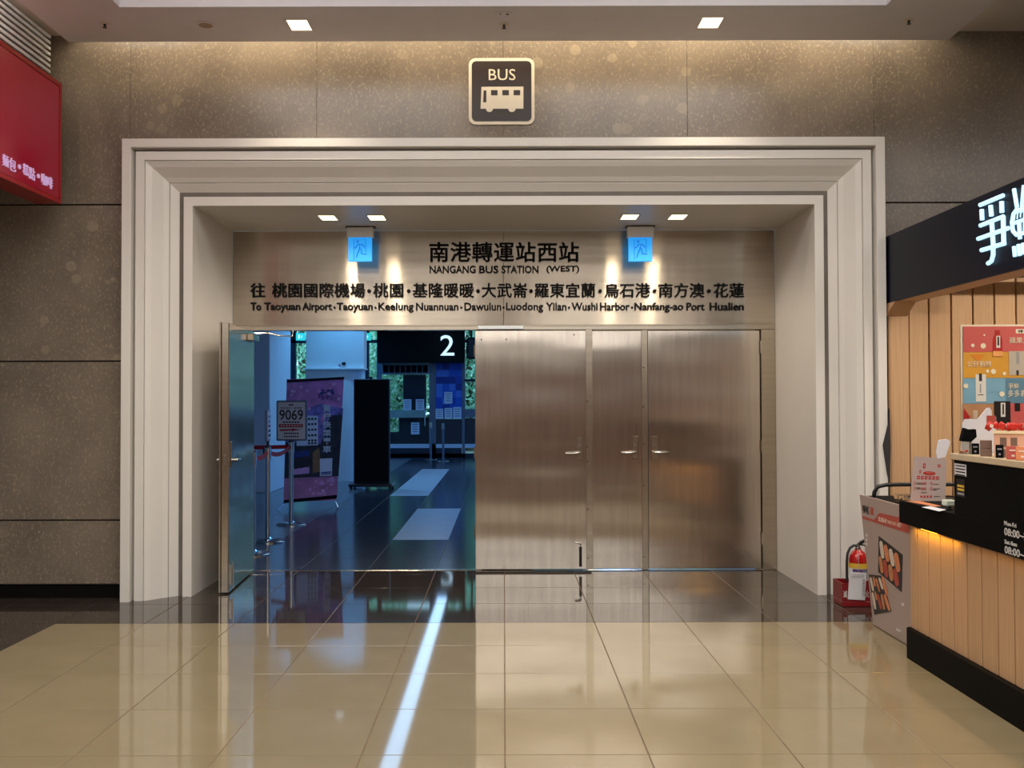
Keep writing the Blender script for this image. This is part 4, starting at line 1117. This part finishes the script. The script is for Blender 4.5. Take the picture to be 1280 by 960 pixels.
MB().tube([(-.01, -.005, .385), (-.035, -.01, .388), (-.065, -.015, .37), (-.085, -.02, .33), (-.092, -.025, .27), (-.094, -.03, .19), (-.094, -.03, .13)], .0095, 10).build('hose', M['blackmetal'], ex, True)
tg2 = MB().prism([(-.115, -.10, .012), (.008, -.105, .006), (.018, -.112, .205), (-.103, -.108, .212)], (0, -.0015, 0)).build('inspection_tag', M['paper'], ex)
for z in (.19, .175): MB().box(-.09, .0, -.1155, -.1145, z, z+.003).build('print_line', M['greyink'], tg2)
for k in range(9): MB().box(-.01, .008, -.1142, -.1125, .04+k*.014, .046+k*.014).build('print_line', M['greyink'], tg2)
MB().tube([(-.04, -.109, .21), (-.02, -.07, .30), (-.005, -.015, .37)], .0015, 5).build('tag_string', M['greyink'], ex)

# =================================================================== THE BUS HALL BEYOND THE DOORS
# ------------------------------------------------------------------ barrier posts, belts, route sign
def barrier(px, py, label):
    p = atz(px, py, 0); r = empty('barrier_post', (p.x, p.y, 0)); tag(r, label, 'barrier post', 'chrome barrier posts')
    MB().lathe([(.178, 0), (.178, .012), (.16, .022), (.04, .034), (.03, .05)], n=32).build('base', M['chrome'], r, True)
    MB().cyl((0, 0, .04), (0, 0, .90), .028, n=18).build('pole', M['chrome'], r, True)
    MB().cyl((0, 0, .88), (0, 0, 1.01), .037, n=18).build('belt_head', M['chrome'], r, True)
    MB().lathe([(.037, 1.01), (.032, 1.025), (.0, 1.03)], n=18).build('cap', M['blackmetal'], r, True)
    MB().box(-.05, -.03, -.012, .012, .92, 1.0).build('belt_clip', M['blackmetal'], r)
    return r
b1 = barrier(364, 656, 'chrome barrier post carrying the 9069 route sign')
b2 = barrier(334.5, 677, 'chrome barrier post with an edge on sign left of the 9069 sign')
b3 = barrier(316, 693, 'chrome barrier post mostly hidden behind the open steel door')
def belt(a, b, sag, label):
    A = Vector(a); Bb = Vector(b); d = (Bb-A); n = 14
    m = MB(); up = Vector((0, 0, .024)); side = d.cross(Vector((0, 0, 1))).normalized()*.0015
    prev = None
    rows_ = []
    for i in range(n+1):
        t = i/n; c = A + d*t; c.z -= sag*4*t*(1-t)
        rows_.append([m.b.verts.new(c + q) for q in (up+side, up-side, -up-side, -up+side)])
    for r0, r1 in zip(rows_, rows_[1:]):
        for j in range(4): m.b.faces.new((r0[j], r0[(j+1) % 4], r1[(j+1) % 4], r1[j]))
    m.b.faces.new(rows_[0]); m.b.faces.new(rows_[-1][::-1])
    return tag(m.build('barrier_belt', M['beltred']), label, 'belt')
v = lambda o, dx=0, dy=0: (o.location.x+dx, o.location.y+dy, .955)
belt(v(b1, -.01, -.04), v(b2, .01, .04), .05, 'red belt sloping from the 9069 post to the next post')
belt(v(b2, 0, -.04), v(b3, 0, .04), .03, 'red belt between the second post and the hidden post')
b4 = copy_tree(b3); b4.location = (-4.1, b1.location.y + .6, 0); b4['label'] = 'chrome barrier post hidden behind the left portal jamb'
belt(v(b1, -.045, .0), v(b4, .075, 0), .02, 'red belt running level to the left behind the open door')

yb1 = b1.location.y - .0
rs = empty('route_sign', (b1.location.x, yb1, 1.03)); tag(rs, 'grey framed route sign reading 9069 on top of a barrier post', 'sign')
A = at(345.5, 551, yb1); Bq = at(384, 500.5, yb1)
setoff(MB().box(A.x, Bq.x, yb1-.012, yb1+.012, A.z, Bq.z, .01).build('frame', M['greyframe']), rs)
setoff(MB().box(A.x+.022, Bq.x-.022, yb1-.016, yb1-.0125, A.z+.022, Bq.z-.022).build('sheet', M['paper']), rs)
setoff(MB().cyl((b1.location.x, yb1, 1.03), (b1.location.x, yb1, A.z+.005), .014).build('stem', M['blackmetal']), rs)
def rz(x, y): return at(342 + x/16, 496 + y/16, yb1)
def rbar(x0, y0, x1, y1, m, lift=.0175):
    a = rz(x0, y1); b = rz(x1, y0)
    setoff(MB().box(a.x, b.x, yb1-lift, yb1-lift+.001, a.z, b.z).build('print_mark', m), rs)
a = rz(122, 465); b = rz(595, 255)
text('9069', (a.x, yb1-.0175, a.z), b.x-a.x, b.z-a.z, M['ink'], rs, depth=.001, bold=.012)
rbar(115, 545, 592, 612, M['redink'])
for k in range(8): rbar(150+k*54, 565, 178+k*54, 592, M['paper'], .019)
for k in range(2): rbar(312+k*48, 145, 350+k*48, 176, M['ink'])
for k in range(8):
    if k != 4: rbar(150+k*54, 212, 182+k*54, 236, M['ink'])
for k in range(6): rbar(190+k*57, 492, 232+k*57, 522, M['ink'])
for y in (715, 778):
    for k in range(7): rbar(215+k*43, y, 246+k*43, y+30, M['ink'])
flat([tuple(rz(x, y) - Vector((0, .0175, 0))) for x, y in ((130, 650), (370, 645), (372, 628), (430, 640), (575, 656), (430, 672), (372, 690), (370, 674), (130, 686))], M['redink'], rs, (0, -.001, 0), 'arrow')
x2, y2_ = b2.location.x, b2.location.y
es = empty('edge_sign', (x2, y2_, 1.03)); tag(es, 'grey framed sign seen edge on above the second barrier post', 'sign'); es.rotation_euler = (0, 0, math.radians(99))
MB().box(-.2, .2, -.012, .012, .05, .39, .008).build('frame', M['greyframe'], es)
MB().box(-.18, .18, -.016, -.0125, .07, .37).build('sheet', M['paper'], es)
MB().cyl((0, 0, 0), (0, 0, .06), .014).build('stem', M['blackmetal'], es)
for k in range(5): MB().box(-.13, .13, -.0175, -.0165, .10+k*.05, .125+k*.05).build('print_mark', M[['ink', 'ink', 'redink', 'greyink', 'greyink'][k]], es)

# ------------------------------------------------------------------ travel banner on an X stand
Q = [at(354.5, 628, 13.35), at(420.5, 625, 13.75), at(430, 472, 13.75), at(358.5, 474, 13.35)]
bn = empty('travel_banner', (Q[0].x+.35, 13.5, 0)); tag(bn, 'tall purple blossom travel banner on a stand behind the 9069 sign', 'banner')
nb = (Q[1]-Q[0]).cross(Q[3]-Q[0]).normalized()
if nb.y > 0: nb = -nb
def bq(u, w, lift=0.0):
    p = (Q[0]*(1-u)+Q[1]*u)*(1-w) + (Q[3]*(1-u)+Q[2]*u)*w
    return p + nb*lift
def bpx(x, y):       # from picture pixels
    w = (627 - y)/(627 - 473); xl = 354.5 + (358.5-354.5)*w; xr = 420.5 + (430-420.5)*w
    return ((x-xl)/(xr-xl), w)
def bfl(pts, m, name, lift=.002): flat([tuple(bq(*bpx(*p), lift)) for p in pts], M[m], bn, tuple(nb*.002), name)
flat([tuple(bq(*c)) for c in ((0, 0), (1, 0), (1, 1), (0, 1))], M['bannerpurple'], bn, tuple(nb*-.004), 'cloth')
bfl([(372, 515), (400, 505), (429, 512), (422, 600), (356, 600), (357, 545)], 'bannerviolet', 'picture_area', .001)
bfl([(357, 552), (400, 556), (412, 520), (428, 520), (423, 597), (355.2, 597)], 'bannerdark', 'picture_area', .0035)
bfl([(355.2, 597), (422.5, 597), (421, 623), (354.6, 625)], 'bannerpink', 'picture_area', .004)
bfl([(354.6, 624), (421, 620.5), (420.6, 625), (354.5, 628)], 'letter', 'lower_bar', .006)
bfl([(358.5, 474), (430, 472), (430, 475), (358.5, 477)], 'letter', 'upper_bar', .006)
bfl([(366, 564), (386, 563), (386, 570), (366, 572)], 'bannerblue', 'picture_area', .006)
bfl([(366, 586), (386, 584), (386, 592), (366, 593)], 'blossom', 'picture_area', .006)
bfl([(390, 566), (398, 560), (402, 590), (390, 592)], 'lantern', 'picture_area', .006)
random.seed(3)
for k in range(34):
    if k < 20: x, y = random.gauss(404, 9), random.gauss(609, 8)
    else: x, y = random.uniform(362, 425), random.gauss(490, 9)
    if not (357 < x < 418 and 476 < y < 622): 
        if k < 20: continue
    r_ = random.uniform(1.2, 2.6)
    bfl([(x+r_*math.cos(t)*(1+.3*math.cos(5*t)), y+r_*math.sin(t)*(1+.3*math.cos(5*t))) for t in [2*PI*i/15 for i in range(15)]], 'blossom', 'blossom_mark', .006+.0002*k)
def btext(s, x0, yb, x1, yt, m):
    a = bq(*bpx(x0, yb), .007); b = bq(*bpx(x1, yb), .007); c = bq(*bpx(x0, yt), .007)
    ux = (b-a).normalized(); uy = Vector((0, 0, 1)); uz = ux.cross(uy)
    R = Matrix((ux, uy, uz)).transposed()
    text(s, a, (b-a).length, (c-a).length, M[m], bn, frame=R, depth=.002, bold=.02)
btext('武', 397, 500, 407, 487, 'bannerblue'); btext('陵', 408, 500, 418, 487, 'bannerblue')
for k, c in enumerate('賞櫻快樂專車'):
    y = 515 + k*10.3
    btext(c, 402.8, y+.6, 413.4, y-8.6, 'signwhite')
bfl([(370, 519), (396.5, 520), (396.5, 557), (370, 557)], 'paper', 'notice', .012)
for k, y in enumerate((522.5, 529, 536, 543, 549.5, 553)):
    for j in range(3): bfl([(384+j*4, y), (386.6+j*4, y), (386.6+j*4, y+2.6), (384+j*4, y+2.6)], 'ink', 'print_mark', .016)
bfl([(399, 574), (414.8, 574), (414.2, 596), (399, 596)], 'paper', 'white_card', .012)
bfl([(400.5, 591), (413, 590.5), (413, 592), (400.5, 592.5)], 'bannerblue', 'print_mark', .016)
bfl([(400.5, 593.3), (413, 592.8), (413, 594), (400.5, 594.5)], 'bannerblue', 'print_mark', .016)
stand_ = MB()
for u in (0.02, .98):
    p0 = bq(u, 0, -.02); p1 = bq(u, 1.01, -.02)
    stand_.tube([p0, bq(.5, .45, -.10), bq(1-u, 1.0, -.02)], .008, 6)
    stand_.tube([p0, (p0.x + (u-.5)*.14, p0.y - .12, .004)], .008, 6)
setoff(stand_.build('stand', M['chrome']), bn)

# ------------------------------------------------------------------ black display board on castors
YD = 16.6
a = at(442, 604, YD); b = at(487, 473.5, YD)
db = empty('display_board', ((a.x+b.x)/2, YD, 0)); tag(db, 'tall black display board on castors in front of the white kiosk', 'display')
setoff(MB().box(a.x, b.x, YD, YD+.10, a.z, b.z, .012).build('frame', M['darkframe']), db)
setoff(MB().box(a.x+.02, b.x-.02, YD-.006, YD, a.z+.02, b.z-.02).build('black_face', M['letter']), db)
setoff(MB().box(a.x-.06, b.x+.06, YD-.2, YD+.32, a.z-.05, a.z-.002, .008).build('base', M['blackmetal']), db)
for (x, y) in ((a.x-.02, YD-.15), (b.x+.02, YD-.15), (a.x-.02, YD+.27), (b.x+.02, YD+.27)):
    zt_ = a.z-.05
    setoff(MB().cyl((x-.018, y, zt_*.45), (x+.018, y, zt_*.45), zt_*.45, n=14).box(x-.022, x+.022, y-.015, y+.015, zt_*.5, zt_).build('castor', M['blackmetal']), db)
o = at(463, 470, YD)
setoff(MB().cyl((o.x, YD+.05, b.z), (o.x, YD+.05, b.z+.04), .03).build('camera_knob', M['blackmetal']), db)

# ------------------------------------------------------------------ white ticket kiosk block
YK = 18.2
A = at(381.5, 600, YK); Bx = at(452.5, 600, YK); zl = at(420, 460, YK).z
tk = empty('white_kiosk', ((A.x+Bx.x)/2, YK+.4, 0)); tag(tk, 'large white panelled kiosk block with a ledge behind the banner and display', 'kiosk')
x1 = at(410.5, 480, YK).x
setoff(MB().box(A.x, x1-.003, YK+.03, YK+.42, .0, zl-.03, .004).build('lower_panel', M['white']), tk)
rr_ = .38; pts = [(x1+.003, YK+.03), (Bx.x-.30, YK+.03)] + [(Bx.x-.30 + .3*math.sin(t), YK+.33-.3*math.cos(t)) for t in [PI/2*i/6 for i in range(7)]] + [(Bx.x, YK+.42), (x1+.003, YK+.42)]
setoff(MB().prism([(x, y, 0) for x, y in pts], (0, 0, zl-.03)).build('lower_panel', M['white']), tk)
setoff(MB().box(A.x-.02, Bx.x+.05, YK-.03, YK+.42, zl-.03, zl, .003).build('ledge', M['white']), tk)
setoff(MB().box(A.x, Bx.x+.03, YK+.06, YK+.42, zl, 4.19, .004).build('upper_panel', M['white']), tk)
o = at(430, 459, YK)
cm = empty('small_camera', (o.x, YK+.01, zl+.001)); tag(cm, 'small black camera on a white foot standing on the kiosk ledge', 'camera')
MB().lathe([(.03, 0), (.03, .01), (.012, .02), (.012, .05)], n=12).build('foot', M['white'], cm); MB().box(-.04, .03, -.03, .03, .05, .11, .01).build('body', M['blackmetal'], cm)
cb = tag(MB().tube([(Bx.x-.25, YK-.12, .012), (Bx.x-.05, YK-.2, .012), (Bx.x+.2, YK-.25, .012), (Bx.x+.4, YK-.1, .012)], .012, 6).build('power_cable', M['signwhite']), 'pale cable on the floor at the foot of the white kiosk', 'cable')

kd = empty('station_downlight', (-3.0, 17.55, 4.2)); tag(kd, 'round downlight in the bus hall ceiling over the white kiosk', 'downlight')
MB().lathe([(.11, 0), (.11, -.012), (.09, -.014)], n=20).build('ring', M['greyframe'], kd); MB().lathe([(.088, -.010), (.088, -.016), (0, -.016)], n=20).build('diffuser', M['stripglow'], kd)
spot('station_spot', (-3.0, 17.55, 4.16), 260, (.12, .48, 1.0), 110, .8, .08)

# ------------------------------------------------------------------ glass facade at the far end
YF = 25.5
def fx(px): return at(px, 500, YF).x
def fz(py): return at(540, py, YF).z
fac = struct(empty('trim_5', (-3, YF, 0)), 'dark steel framework of the glass front at the end of the bus hall', 'facade frame')
def fp(name, px0, px1, py0, py1, m, dy0=0, dy1=.12, par=None):
    o = MB().box(fx(px0), fx(px1), YF+dy0, YF+dy1, max(0.0, fz(py1)), fz(py0)).build(name, m); setoff(o, par or fac); return o
for (a_, b_) in ((255, 262), (300, 306), (361, 369.5), (453.5, 461), (471, 477), (536.5, 545), (577.5, 581.5), (620, 626), (665, 671), (720, 726), (800, 806)): fp('mullion', a_, b_, 380, 573, M['darkframe'] if a_ < 470 else M['greyframe'])
fp('transom', 200, 472, 424.5, 428.5, M['darkframe'], .0, .1); fp('transom', 580, 850, 424.5, 428.5, M['darkframe'], .0, .1); fp('transom', 580, 850, 474, 477, M['darkframe'], .0, .1)
fp('bottom_rail', 200, 850, 567, 573, M['darkframe'])
fp('rail_band', 581, 850, 511.5, 522, M['greyframe'], -.03, 0); fp('dark_base', 581, 850, 523, 555, M['panelwood'], .0, .08); fp('white_skirting', 581, 850, 555, 560, M['white'], -.02, .06)
fp('head_beam', 100, 1000, 372, 386, M['darkframe'], -.1, .1)
for k, (a_, b_) in enumerate(((262, 300), (306, 361), (369.5, 453.5), (461, 471), (581.5, 620), (626, 665), (671, 720), (726, 800))):
    w_ = struct(empty('window_%d' % (k+1), (fx(a_), YF+.05, 1)), None)
    o = MB().box(fx(a_), fx(b_), YF+.05, YF+.06, .0, fz(382)).build('pane', M['glass']); setoff(o, w_)
    tag(w_, ['far left glass panel behind the white pillar', 'glass panel hidden by the white pillar', 'narrow glass strip with trees right of the white pillar', 'narrow glass strip between white kiosk and dark header',
         'glass panel with trees right of the blue poster', 'glass panel right of the blue poster, second', 'glass panel right of the blue poster, third', 'glass panel right of the blue poster, fourth'][k], 'window', None, 'structure')
# dark header with the lit 2
hd = empty('gate_header', (fx(530), 24.9, fz(453))); tag(hd, 'black gate header with a large lit white number 2', 'sign')
YH = 24.9
a = at(471.5, 453.5, YH); b = at(580.5, 396, YH)
setoff(MB().box(a.x, at(541, 500, YH).x-.003, YH, YH+.45, a.z, b.z).build('header_box', M['letter']), hd)
setoff(MB().box(at(541, 500, YH).x+.003, b.x, YH, YH+.45, a.z, b.z).build('header_box', M['letter']), hd)
a = at(550.5, 444.5, YH); b = at(567.8, 419, YH)
text('2', (a.x, YH-.02, a.z), b.x-a.x, b.z-a.z, M['whiteglow2'], hd, depth=.03, bold=0.0, name='number')
# glass door with air curtain, door rail and dark side board
dr = struct(empty('door_5', (fx(507), YF, 0)), 'glass gate door with grey rails, air vent above and notices, under the black header', 'door')
vf = MB().box(fx(478), fx(537), YF-.12, YF+.02, fz(468), fz(465.8)).box(fx(478), fx(537), YF-.12, YF+.02, fz(456.5), fz(454.5)).box(fx(478), fx(479.5), YF-.12, YF+.02, fz(466), fz(456)).box(fx(535), fx(537), YF-.12, YF+.02, fz(466), fz(456))
setoff(vf.build('vent_frame', M['greyframe']), dr)
fp('vent_back', 479.5, 535, 456.5, 466, M['letter'], -.02, .0, dr)
for k in range(1, 8): fp('vent_bar', 479+k*7, 479.8+k*7, 456.5, 466, M['greyframe'], -.10, -.03, dr)
fp('pane', 477, 536.5, 468, 567, M['glass'], .06, .07, dr)
for y in range(8): fp('slat', 505, 530, 469+y*4, 471.8+y*4, M['darkframe'], .13, .19, dr)
fp('side_board', 503, 532, 468, 514, M['panelwood'], .2, .25, dr)
fp('push_rail', 487, 532, 512.5, 522, mat('greygreen_rail', srgb(150, 168, 150), .5), -.05, .03, dr)
fp('lower_board', 498, 536, 522, 555, M['panelwood'], .10, .14, dr); fp('lower_board', 478, 498, 540, 555, M['panelwood'], .10, .14, dr)
fp('white_skirting', 478, 577, 555, 560, M['white'], .0, .04, dr); fp('dark_foot', 478, 577, 560, 572, M['darkframe'], .0, .05, dr)
setoff(MB().tube([(fx(531.5), YF-.03, fz(534)), (fx(531.5), YF-.10, fz(532)), (fx(531.5), YF-.10, fz(512)), (fx(531.5), YF-.03, fz(510))], .018, 8).build('door_pull', M['chrome']), dr)
# blue squares poster
bp_ = empty('blue_poster', (fx(561), YF-.03, fz(523))); tag(bp_, 'tall blue chequered poster beside the glass gate door', 'poster')
fp('backing', 545, 577.5, 453.5, 523, M['blue2'], -.02, .0, bp_)
random.seed(11)
for i in range(4):
    for j in range(8):
        k = random.choice([0, 1, 0, 4, 2, 1, 3]) if j < 7 else 2
        fp('square', 545.3+i*8.05, 553.2+i*8.05, 454+j*8.6, 462.4+j*8.6, M['blue%d' % k], -.024, -.02, bp_)
fp('panel_below', 545, 577.5, 524, 555, M['panelwood'], .0, .05)
def notice(x0, y0, x1, y1, label, red=False, dy=-.03):
    p = (fx((x0+x1)/2), YF+dy, fz(y1)); r = empty('paper_notice', p); tag(r, label, 'notice', 'paper notices at the gate')
    setoff(MB().box(fx(x0), fx(x1), YF+dy-.003, YF+dy, fz(y1), fz(y0)).build('sheet', M['bluepaper']), r)
    h_ = (y1-y0)
    for k in range(4):
        w_ = .62 if k else .8
        xa = x0 + (x1-x0)*(1-w_)/2; xb = x1 - (x1-x0)*(1-w_)/2
        setoff(MB().box(fx(xa), fx(xb), YF+dy-.0045, YF+dy-.003, fz(y0+h_*(.2+.2*k)), fz(y0+h_*(.12+.2*k))).build('print_line', M['redink'] if red and k == 0 else M['greyink']), r)
notice(503.8, 499, 514, 513.2, 'white notice on the gate door, left of the one with a red heading', dy=.05)
notice(519.5, 499, 530, 513.2, 'white notice with red heading on the gate door', True, dy=.05)
notice(513.5, 528, 524, 543, 'white notice low on the gate door below the push rail', dy=.05)
notice(555.5, 490, 565.5, 504.5, 'white notice alone in the middle of the blue poster')
notice(544.6, 511, 554, 523.5, 'white notice at the lower left corner of the blue poster')
notice(555.8, 510, 565.4, 523.3, 'white notice at the lower middle of the blue poster')
notice(566.6, 509, 576.8, 523.5, 'white notice at the lower right corner of the blue poster')
# speaker box at the right of the header
sb = empty('hanging_speaker', (fx(589), 25.1, fz(450))); tag(sb, 'dark hanging loudspeaker right of the black gate header', 'speaker')
setoff(MB().box(fx(584), fx(596), 25.0, 25.3, fz(450), fz(423), .05).build('cabinet', M['darkframe']), sb)
setoff(MB().cyl((fx(590), 25.15, fz(423)), (fx(590), 25.15, 4.19), .03).build('hanger', M['darkframe']), sb)
# thin posts by the gate
for px, py, h_, l in ((554, 576.5, .93, 'thin chrome barrier post in front of the blue poster'), (541.5, 572, .93, 'thin chrome barrier post in front of the gate door frame')):
    p = atz(px, py, 0); r = empty('barrier_post', (p.x, min(p.y, 25.0), 0)); tag(r, l, 'barrier post', 'chrome barrier posts')
    MB().lathe([(.16, 0), (.16, .012), (.03, .03)], n=20).build('base', M['chrome'], r); MB().cyl((0, 0, .02), (0, 0, h_), .03, n=12).build('pole', M['greyframe'], r); MB().cyl((0, 0, h_-.12), (0, 0, h_+.03), .04, n=12).build('belt_head', M['chrome'], r)
# green exit signs in the hall
for px, l in ((375.5, 'green lit exit sign near the white pillar in the bus hall'), (458, 'green lit exit sign left of the black gate header')):
    Y = 24.0; a = at(px-5.5, 425.5, Y); b = at(px+5.5, 416.3, Y)
    r = empty('exit_sign', ((a.x+b.x)/2, Y, a.z)); tag(r, l, 'exit sign', 'green exit signs in the bus hall')
    setoff(MB().box(a.x, b.x, Y, Y+.06, a.z, b.z).build('lit_face', M['exitgreen']), r)
    setoff(MB().box(a.x+.06, a.x+.09, Y-.004, Y, a.z+.04, b.z-.04).box(a.x+.13, a.x+.15, Y-.004, Y, a.z+.06, b.z-.06).build('exit_mark', M['whiteglow2']), r)
    setoff(MB().cyl(((a.x+b.x)/2, Y+.03, b.z), ((a.x+b.x)/2, Y+.03, 4.19), .015).build('hanger', M['darkframe']), r)
# ceiling strips; the right one is added out of view to light the hall
for x, l in ((-1.58, 'long daylight ceiling strip over the pale floor slabs of the bus hall'), (2.6, 'unseen long ceiling strip added in the right half of the bus hall')):
    r = empty('strip_light', (x, 17.8, 3.5)); tag(r, l, 'strip light')
    setoff(MB().box(x-.12, x+.12, 11, 24.5, 3.485, 3.50).build('diffuser', M['stripglow']), r)
    setoff(MB().box(x-.17, x+.17, 10.95, 24.55, 3.505, 3.56).build('housing', M['greyframe']), r)
    for y in (12, 18, 24): setoff(MB().cyl((x, y, 3.56), (x, y, 4.2), .012).build('hanger', M['darkframe']), r)

# ------------------------------------------------------------------ trees outside
gr = struct(MB().box(-40, 30, 26, 60, -.1, -.02).build('ground', M['ground']), 'paved ground outside the glass front', 'ground')
def tree(x, y, h, r_, n, m, seed, label):
    rnd = random.Random(seed)
    t = empty('tree', (x, y, -.02)); tag(t, label, 'tree', 'trees outside the glass front')
    MB().tube([(0, 0, 0), (.05, .03, h*.3), (0, .05, h*.6), (.05, 0, h*.85)], [.16, .13, .09, .04], 8).build('trunk', M['trunk'], t)
    V = []; Fc = []
    for i in range(n):
        u = rnd.uniform(-1, 1); a = rnd.uniform(0, 2*PI); k = rnd.uniform(.25, 1)**.5
        c = Vector((r_*k*math.sqrt(1-u*u)*math.cos(a), r_*k*math.sqrt(1-u*u)*math.sin(a), h*.5 + h*.5*k*u))
        s = rnd.uniform(.06, .12)
        d1_ = Vector((rnd.uniform(-1, 1), rnd.uniform(-1, 1), rnd.uniform(-1, 1))).normalized(); d2_ = d1_.cross(Vector((rnd.uniform(-1, 1), rnd.uniform(-1, 1), rnd.uniform(-1, 1)))).normalized()
        b_ = len(V); V += [c + d1_*s, c + d2_*s*.45, c - d1_*s, c - d2_*s*.45]; Fc.append((b_, b_+1, b_+2, b_+3))
    me = bpy.data.meshes.new('foliage'); me.from_pydata([tuple(q) for q in V], [], Fc); me.materials.append(m)
    o = link('foliage', me, t); o['kind'] = 'stuff'
tr = [(-6.4, 30.2, 6.5, 1.15, 5200, 'leaf2', 'pale bushy tree beyond the narrow glass strip by the pillar'), (-4.1, 31.4, 6.5, 1.1, 5200, 'leaf2', 'pale bushy tree beyond the glass strip between white kiosk and black header'),
      (-3.1, 28.3, 4.6, .95, 5200, 'leaf2', 'pale bushy tree seen through the glass gate door'), (-1.1, 29.8, 6, 1.05, 5200, 'leaf2', 'bushy tree right of the blue poster, outside'), (1.9, 31, 6, 1.7, 4000, 'leaf3', 'darker bushy tree outside, hidden by the closed steel doors')]
for k, (x, y, h_, r_, n, m, l) in enumerate(tr): tree(x, y, h_, r_, n, M[m], 20+k, l)
rnd = random.Random(5); V = []; Fc = []
for i in range(9000):
    c = Vector((rnd.uniform(-14, 8), rnd.uniform(34, 36.5), rnd.uniform(0, 5.5))); s = rnd.uniform(.15, .3)
    d1_ = Vector((rnd.uniform(-1, 1), rnd.uniform(-1, 1), rnd.uniform(-1, 1))).normalized(); d2_ = d1_.cross(Vector((rnd.uniform(-1, 1), rnd.uniform(-1, 1), rnd.uniform(-1, 1)))).normalized()
    b_ = len(V); V += [c + d1_*s, c + d2_*s*.5, c - d1_*s, c - d2_*s*.5]; Fc.append((b_, b_+1, b_+2, b_+3))
me = bpy.data.meshes.new('hedge'); me.from_pydata([tuple(q) for q in V], [], Fc); me.materials.append(M['leaf3'])
tag(link('hedge', me), 'tall green hedge far outside the glass front', 'hedge', None, 'stuff')
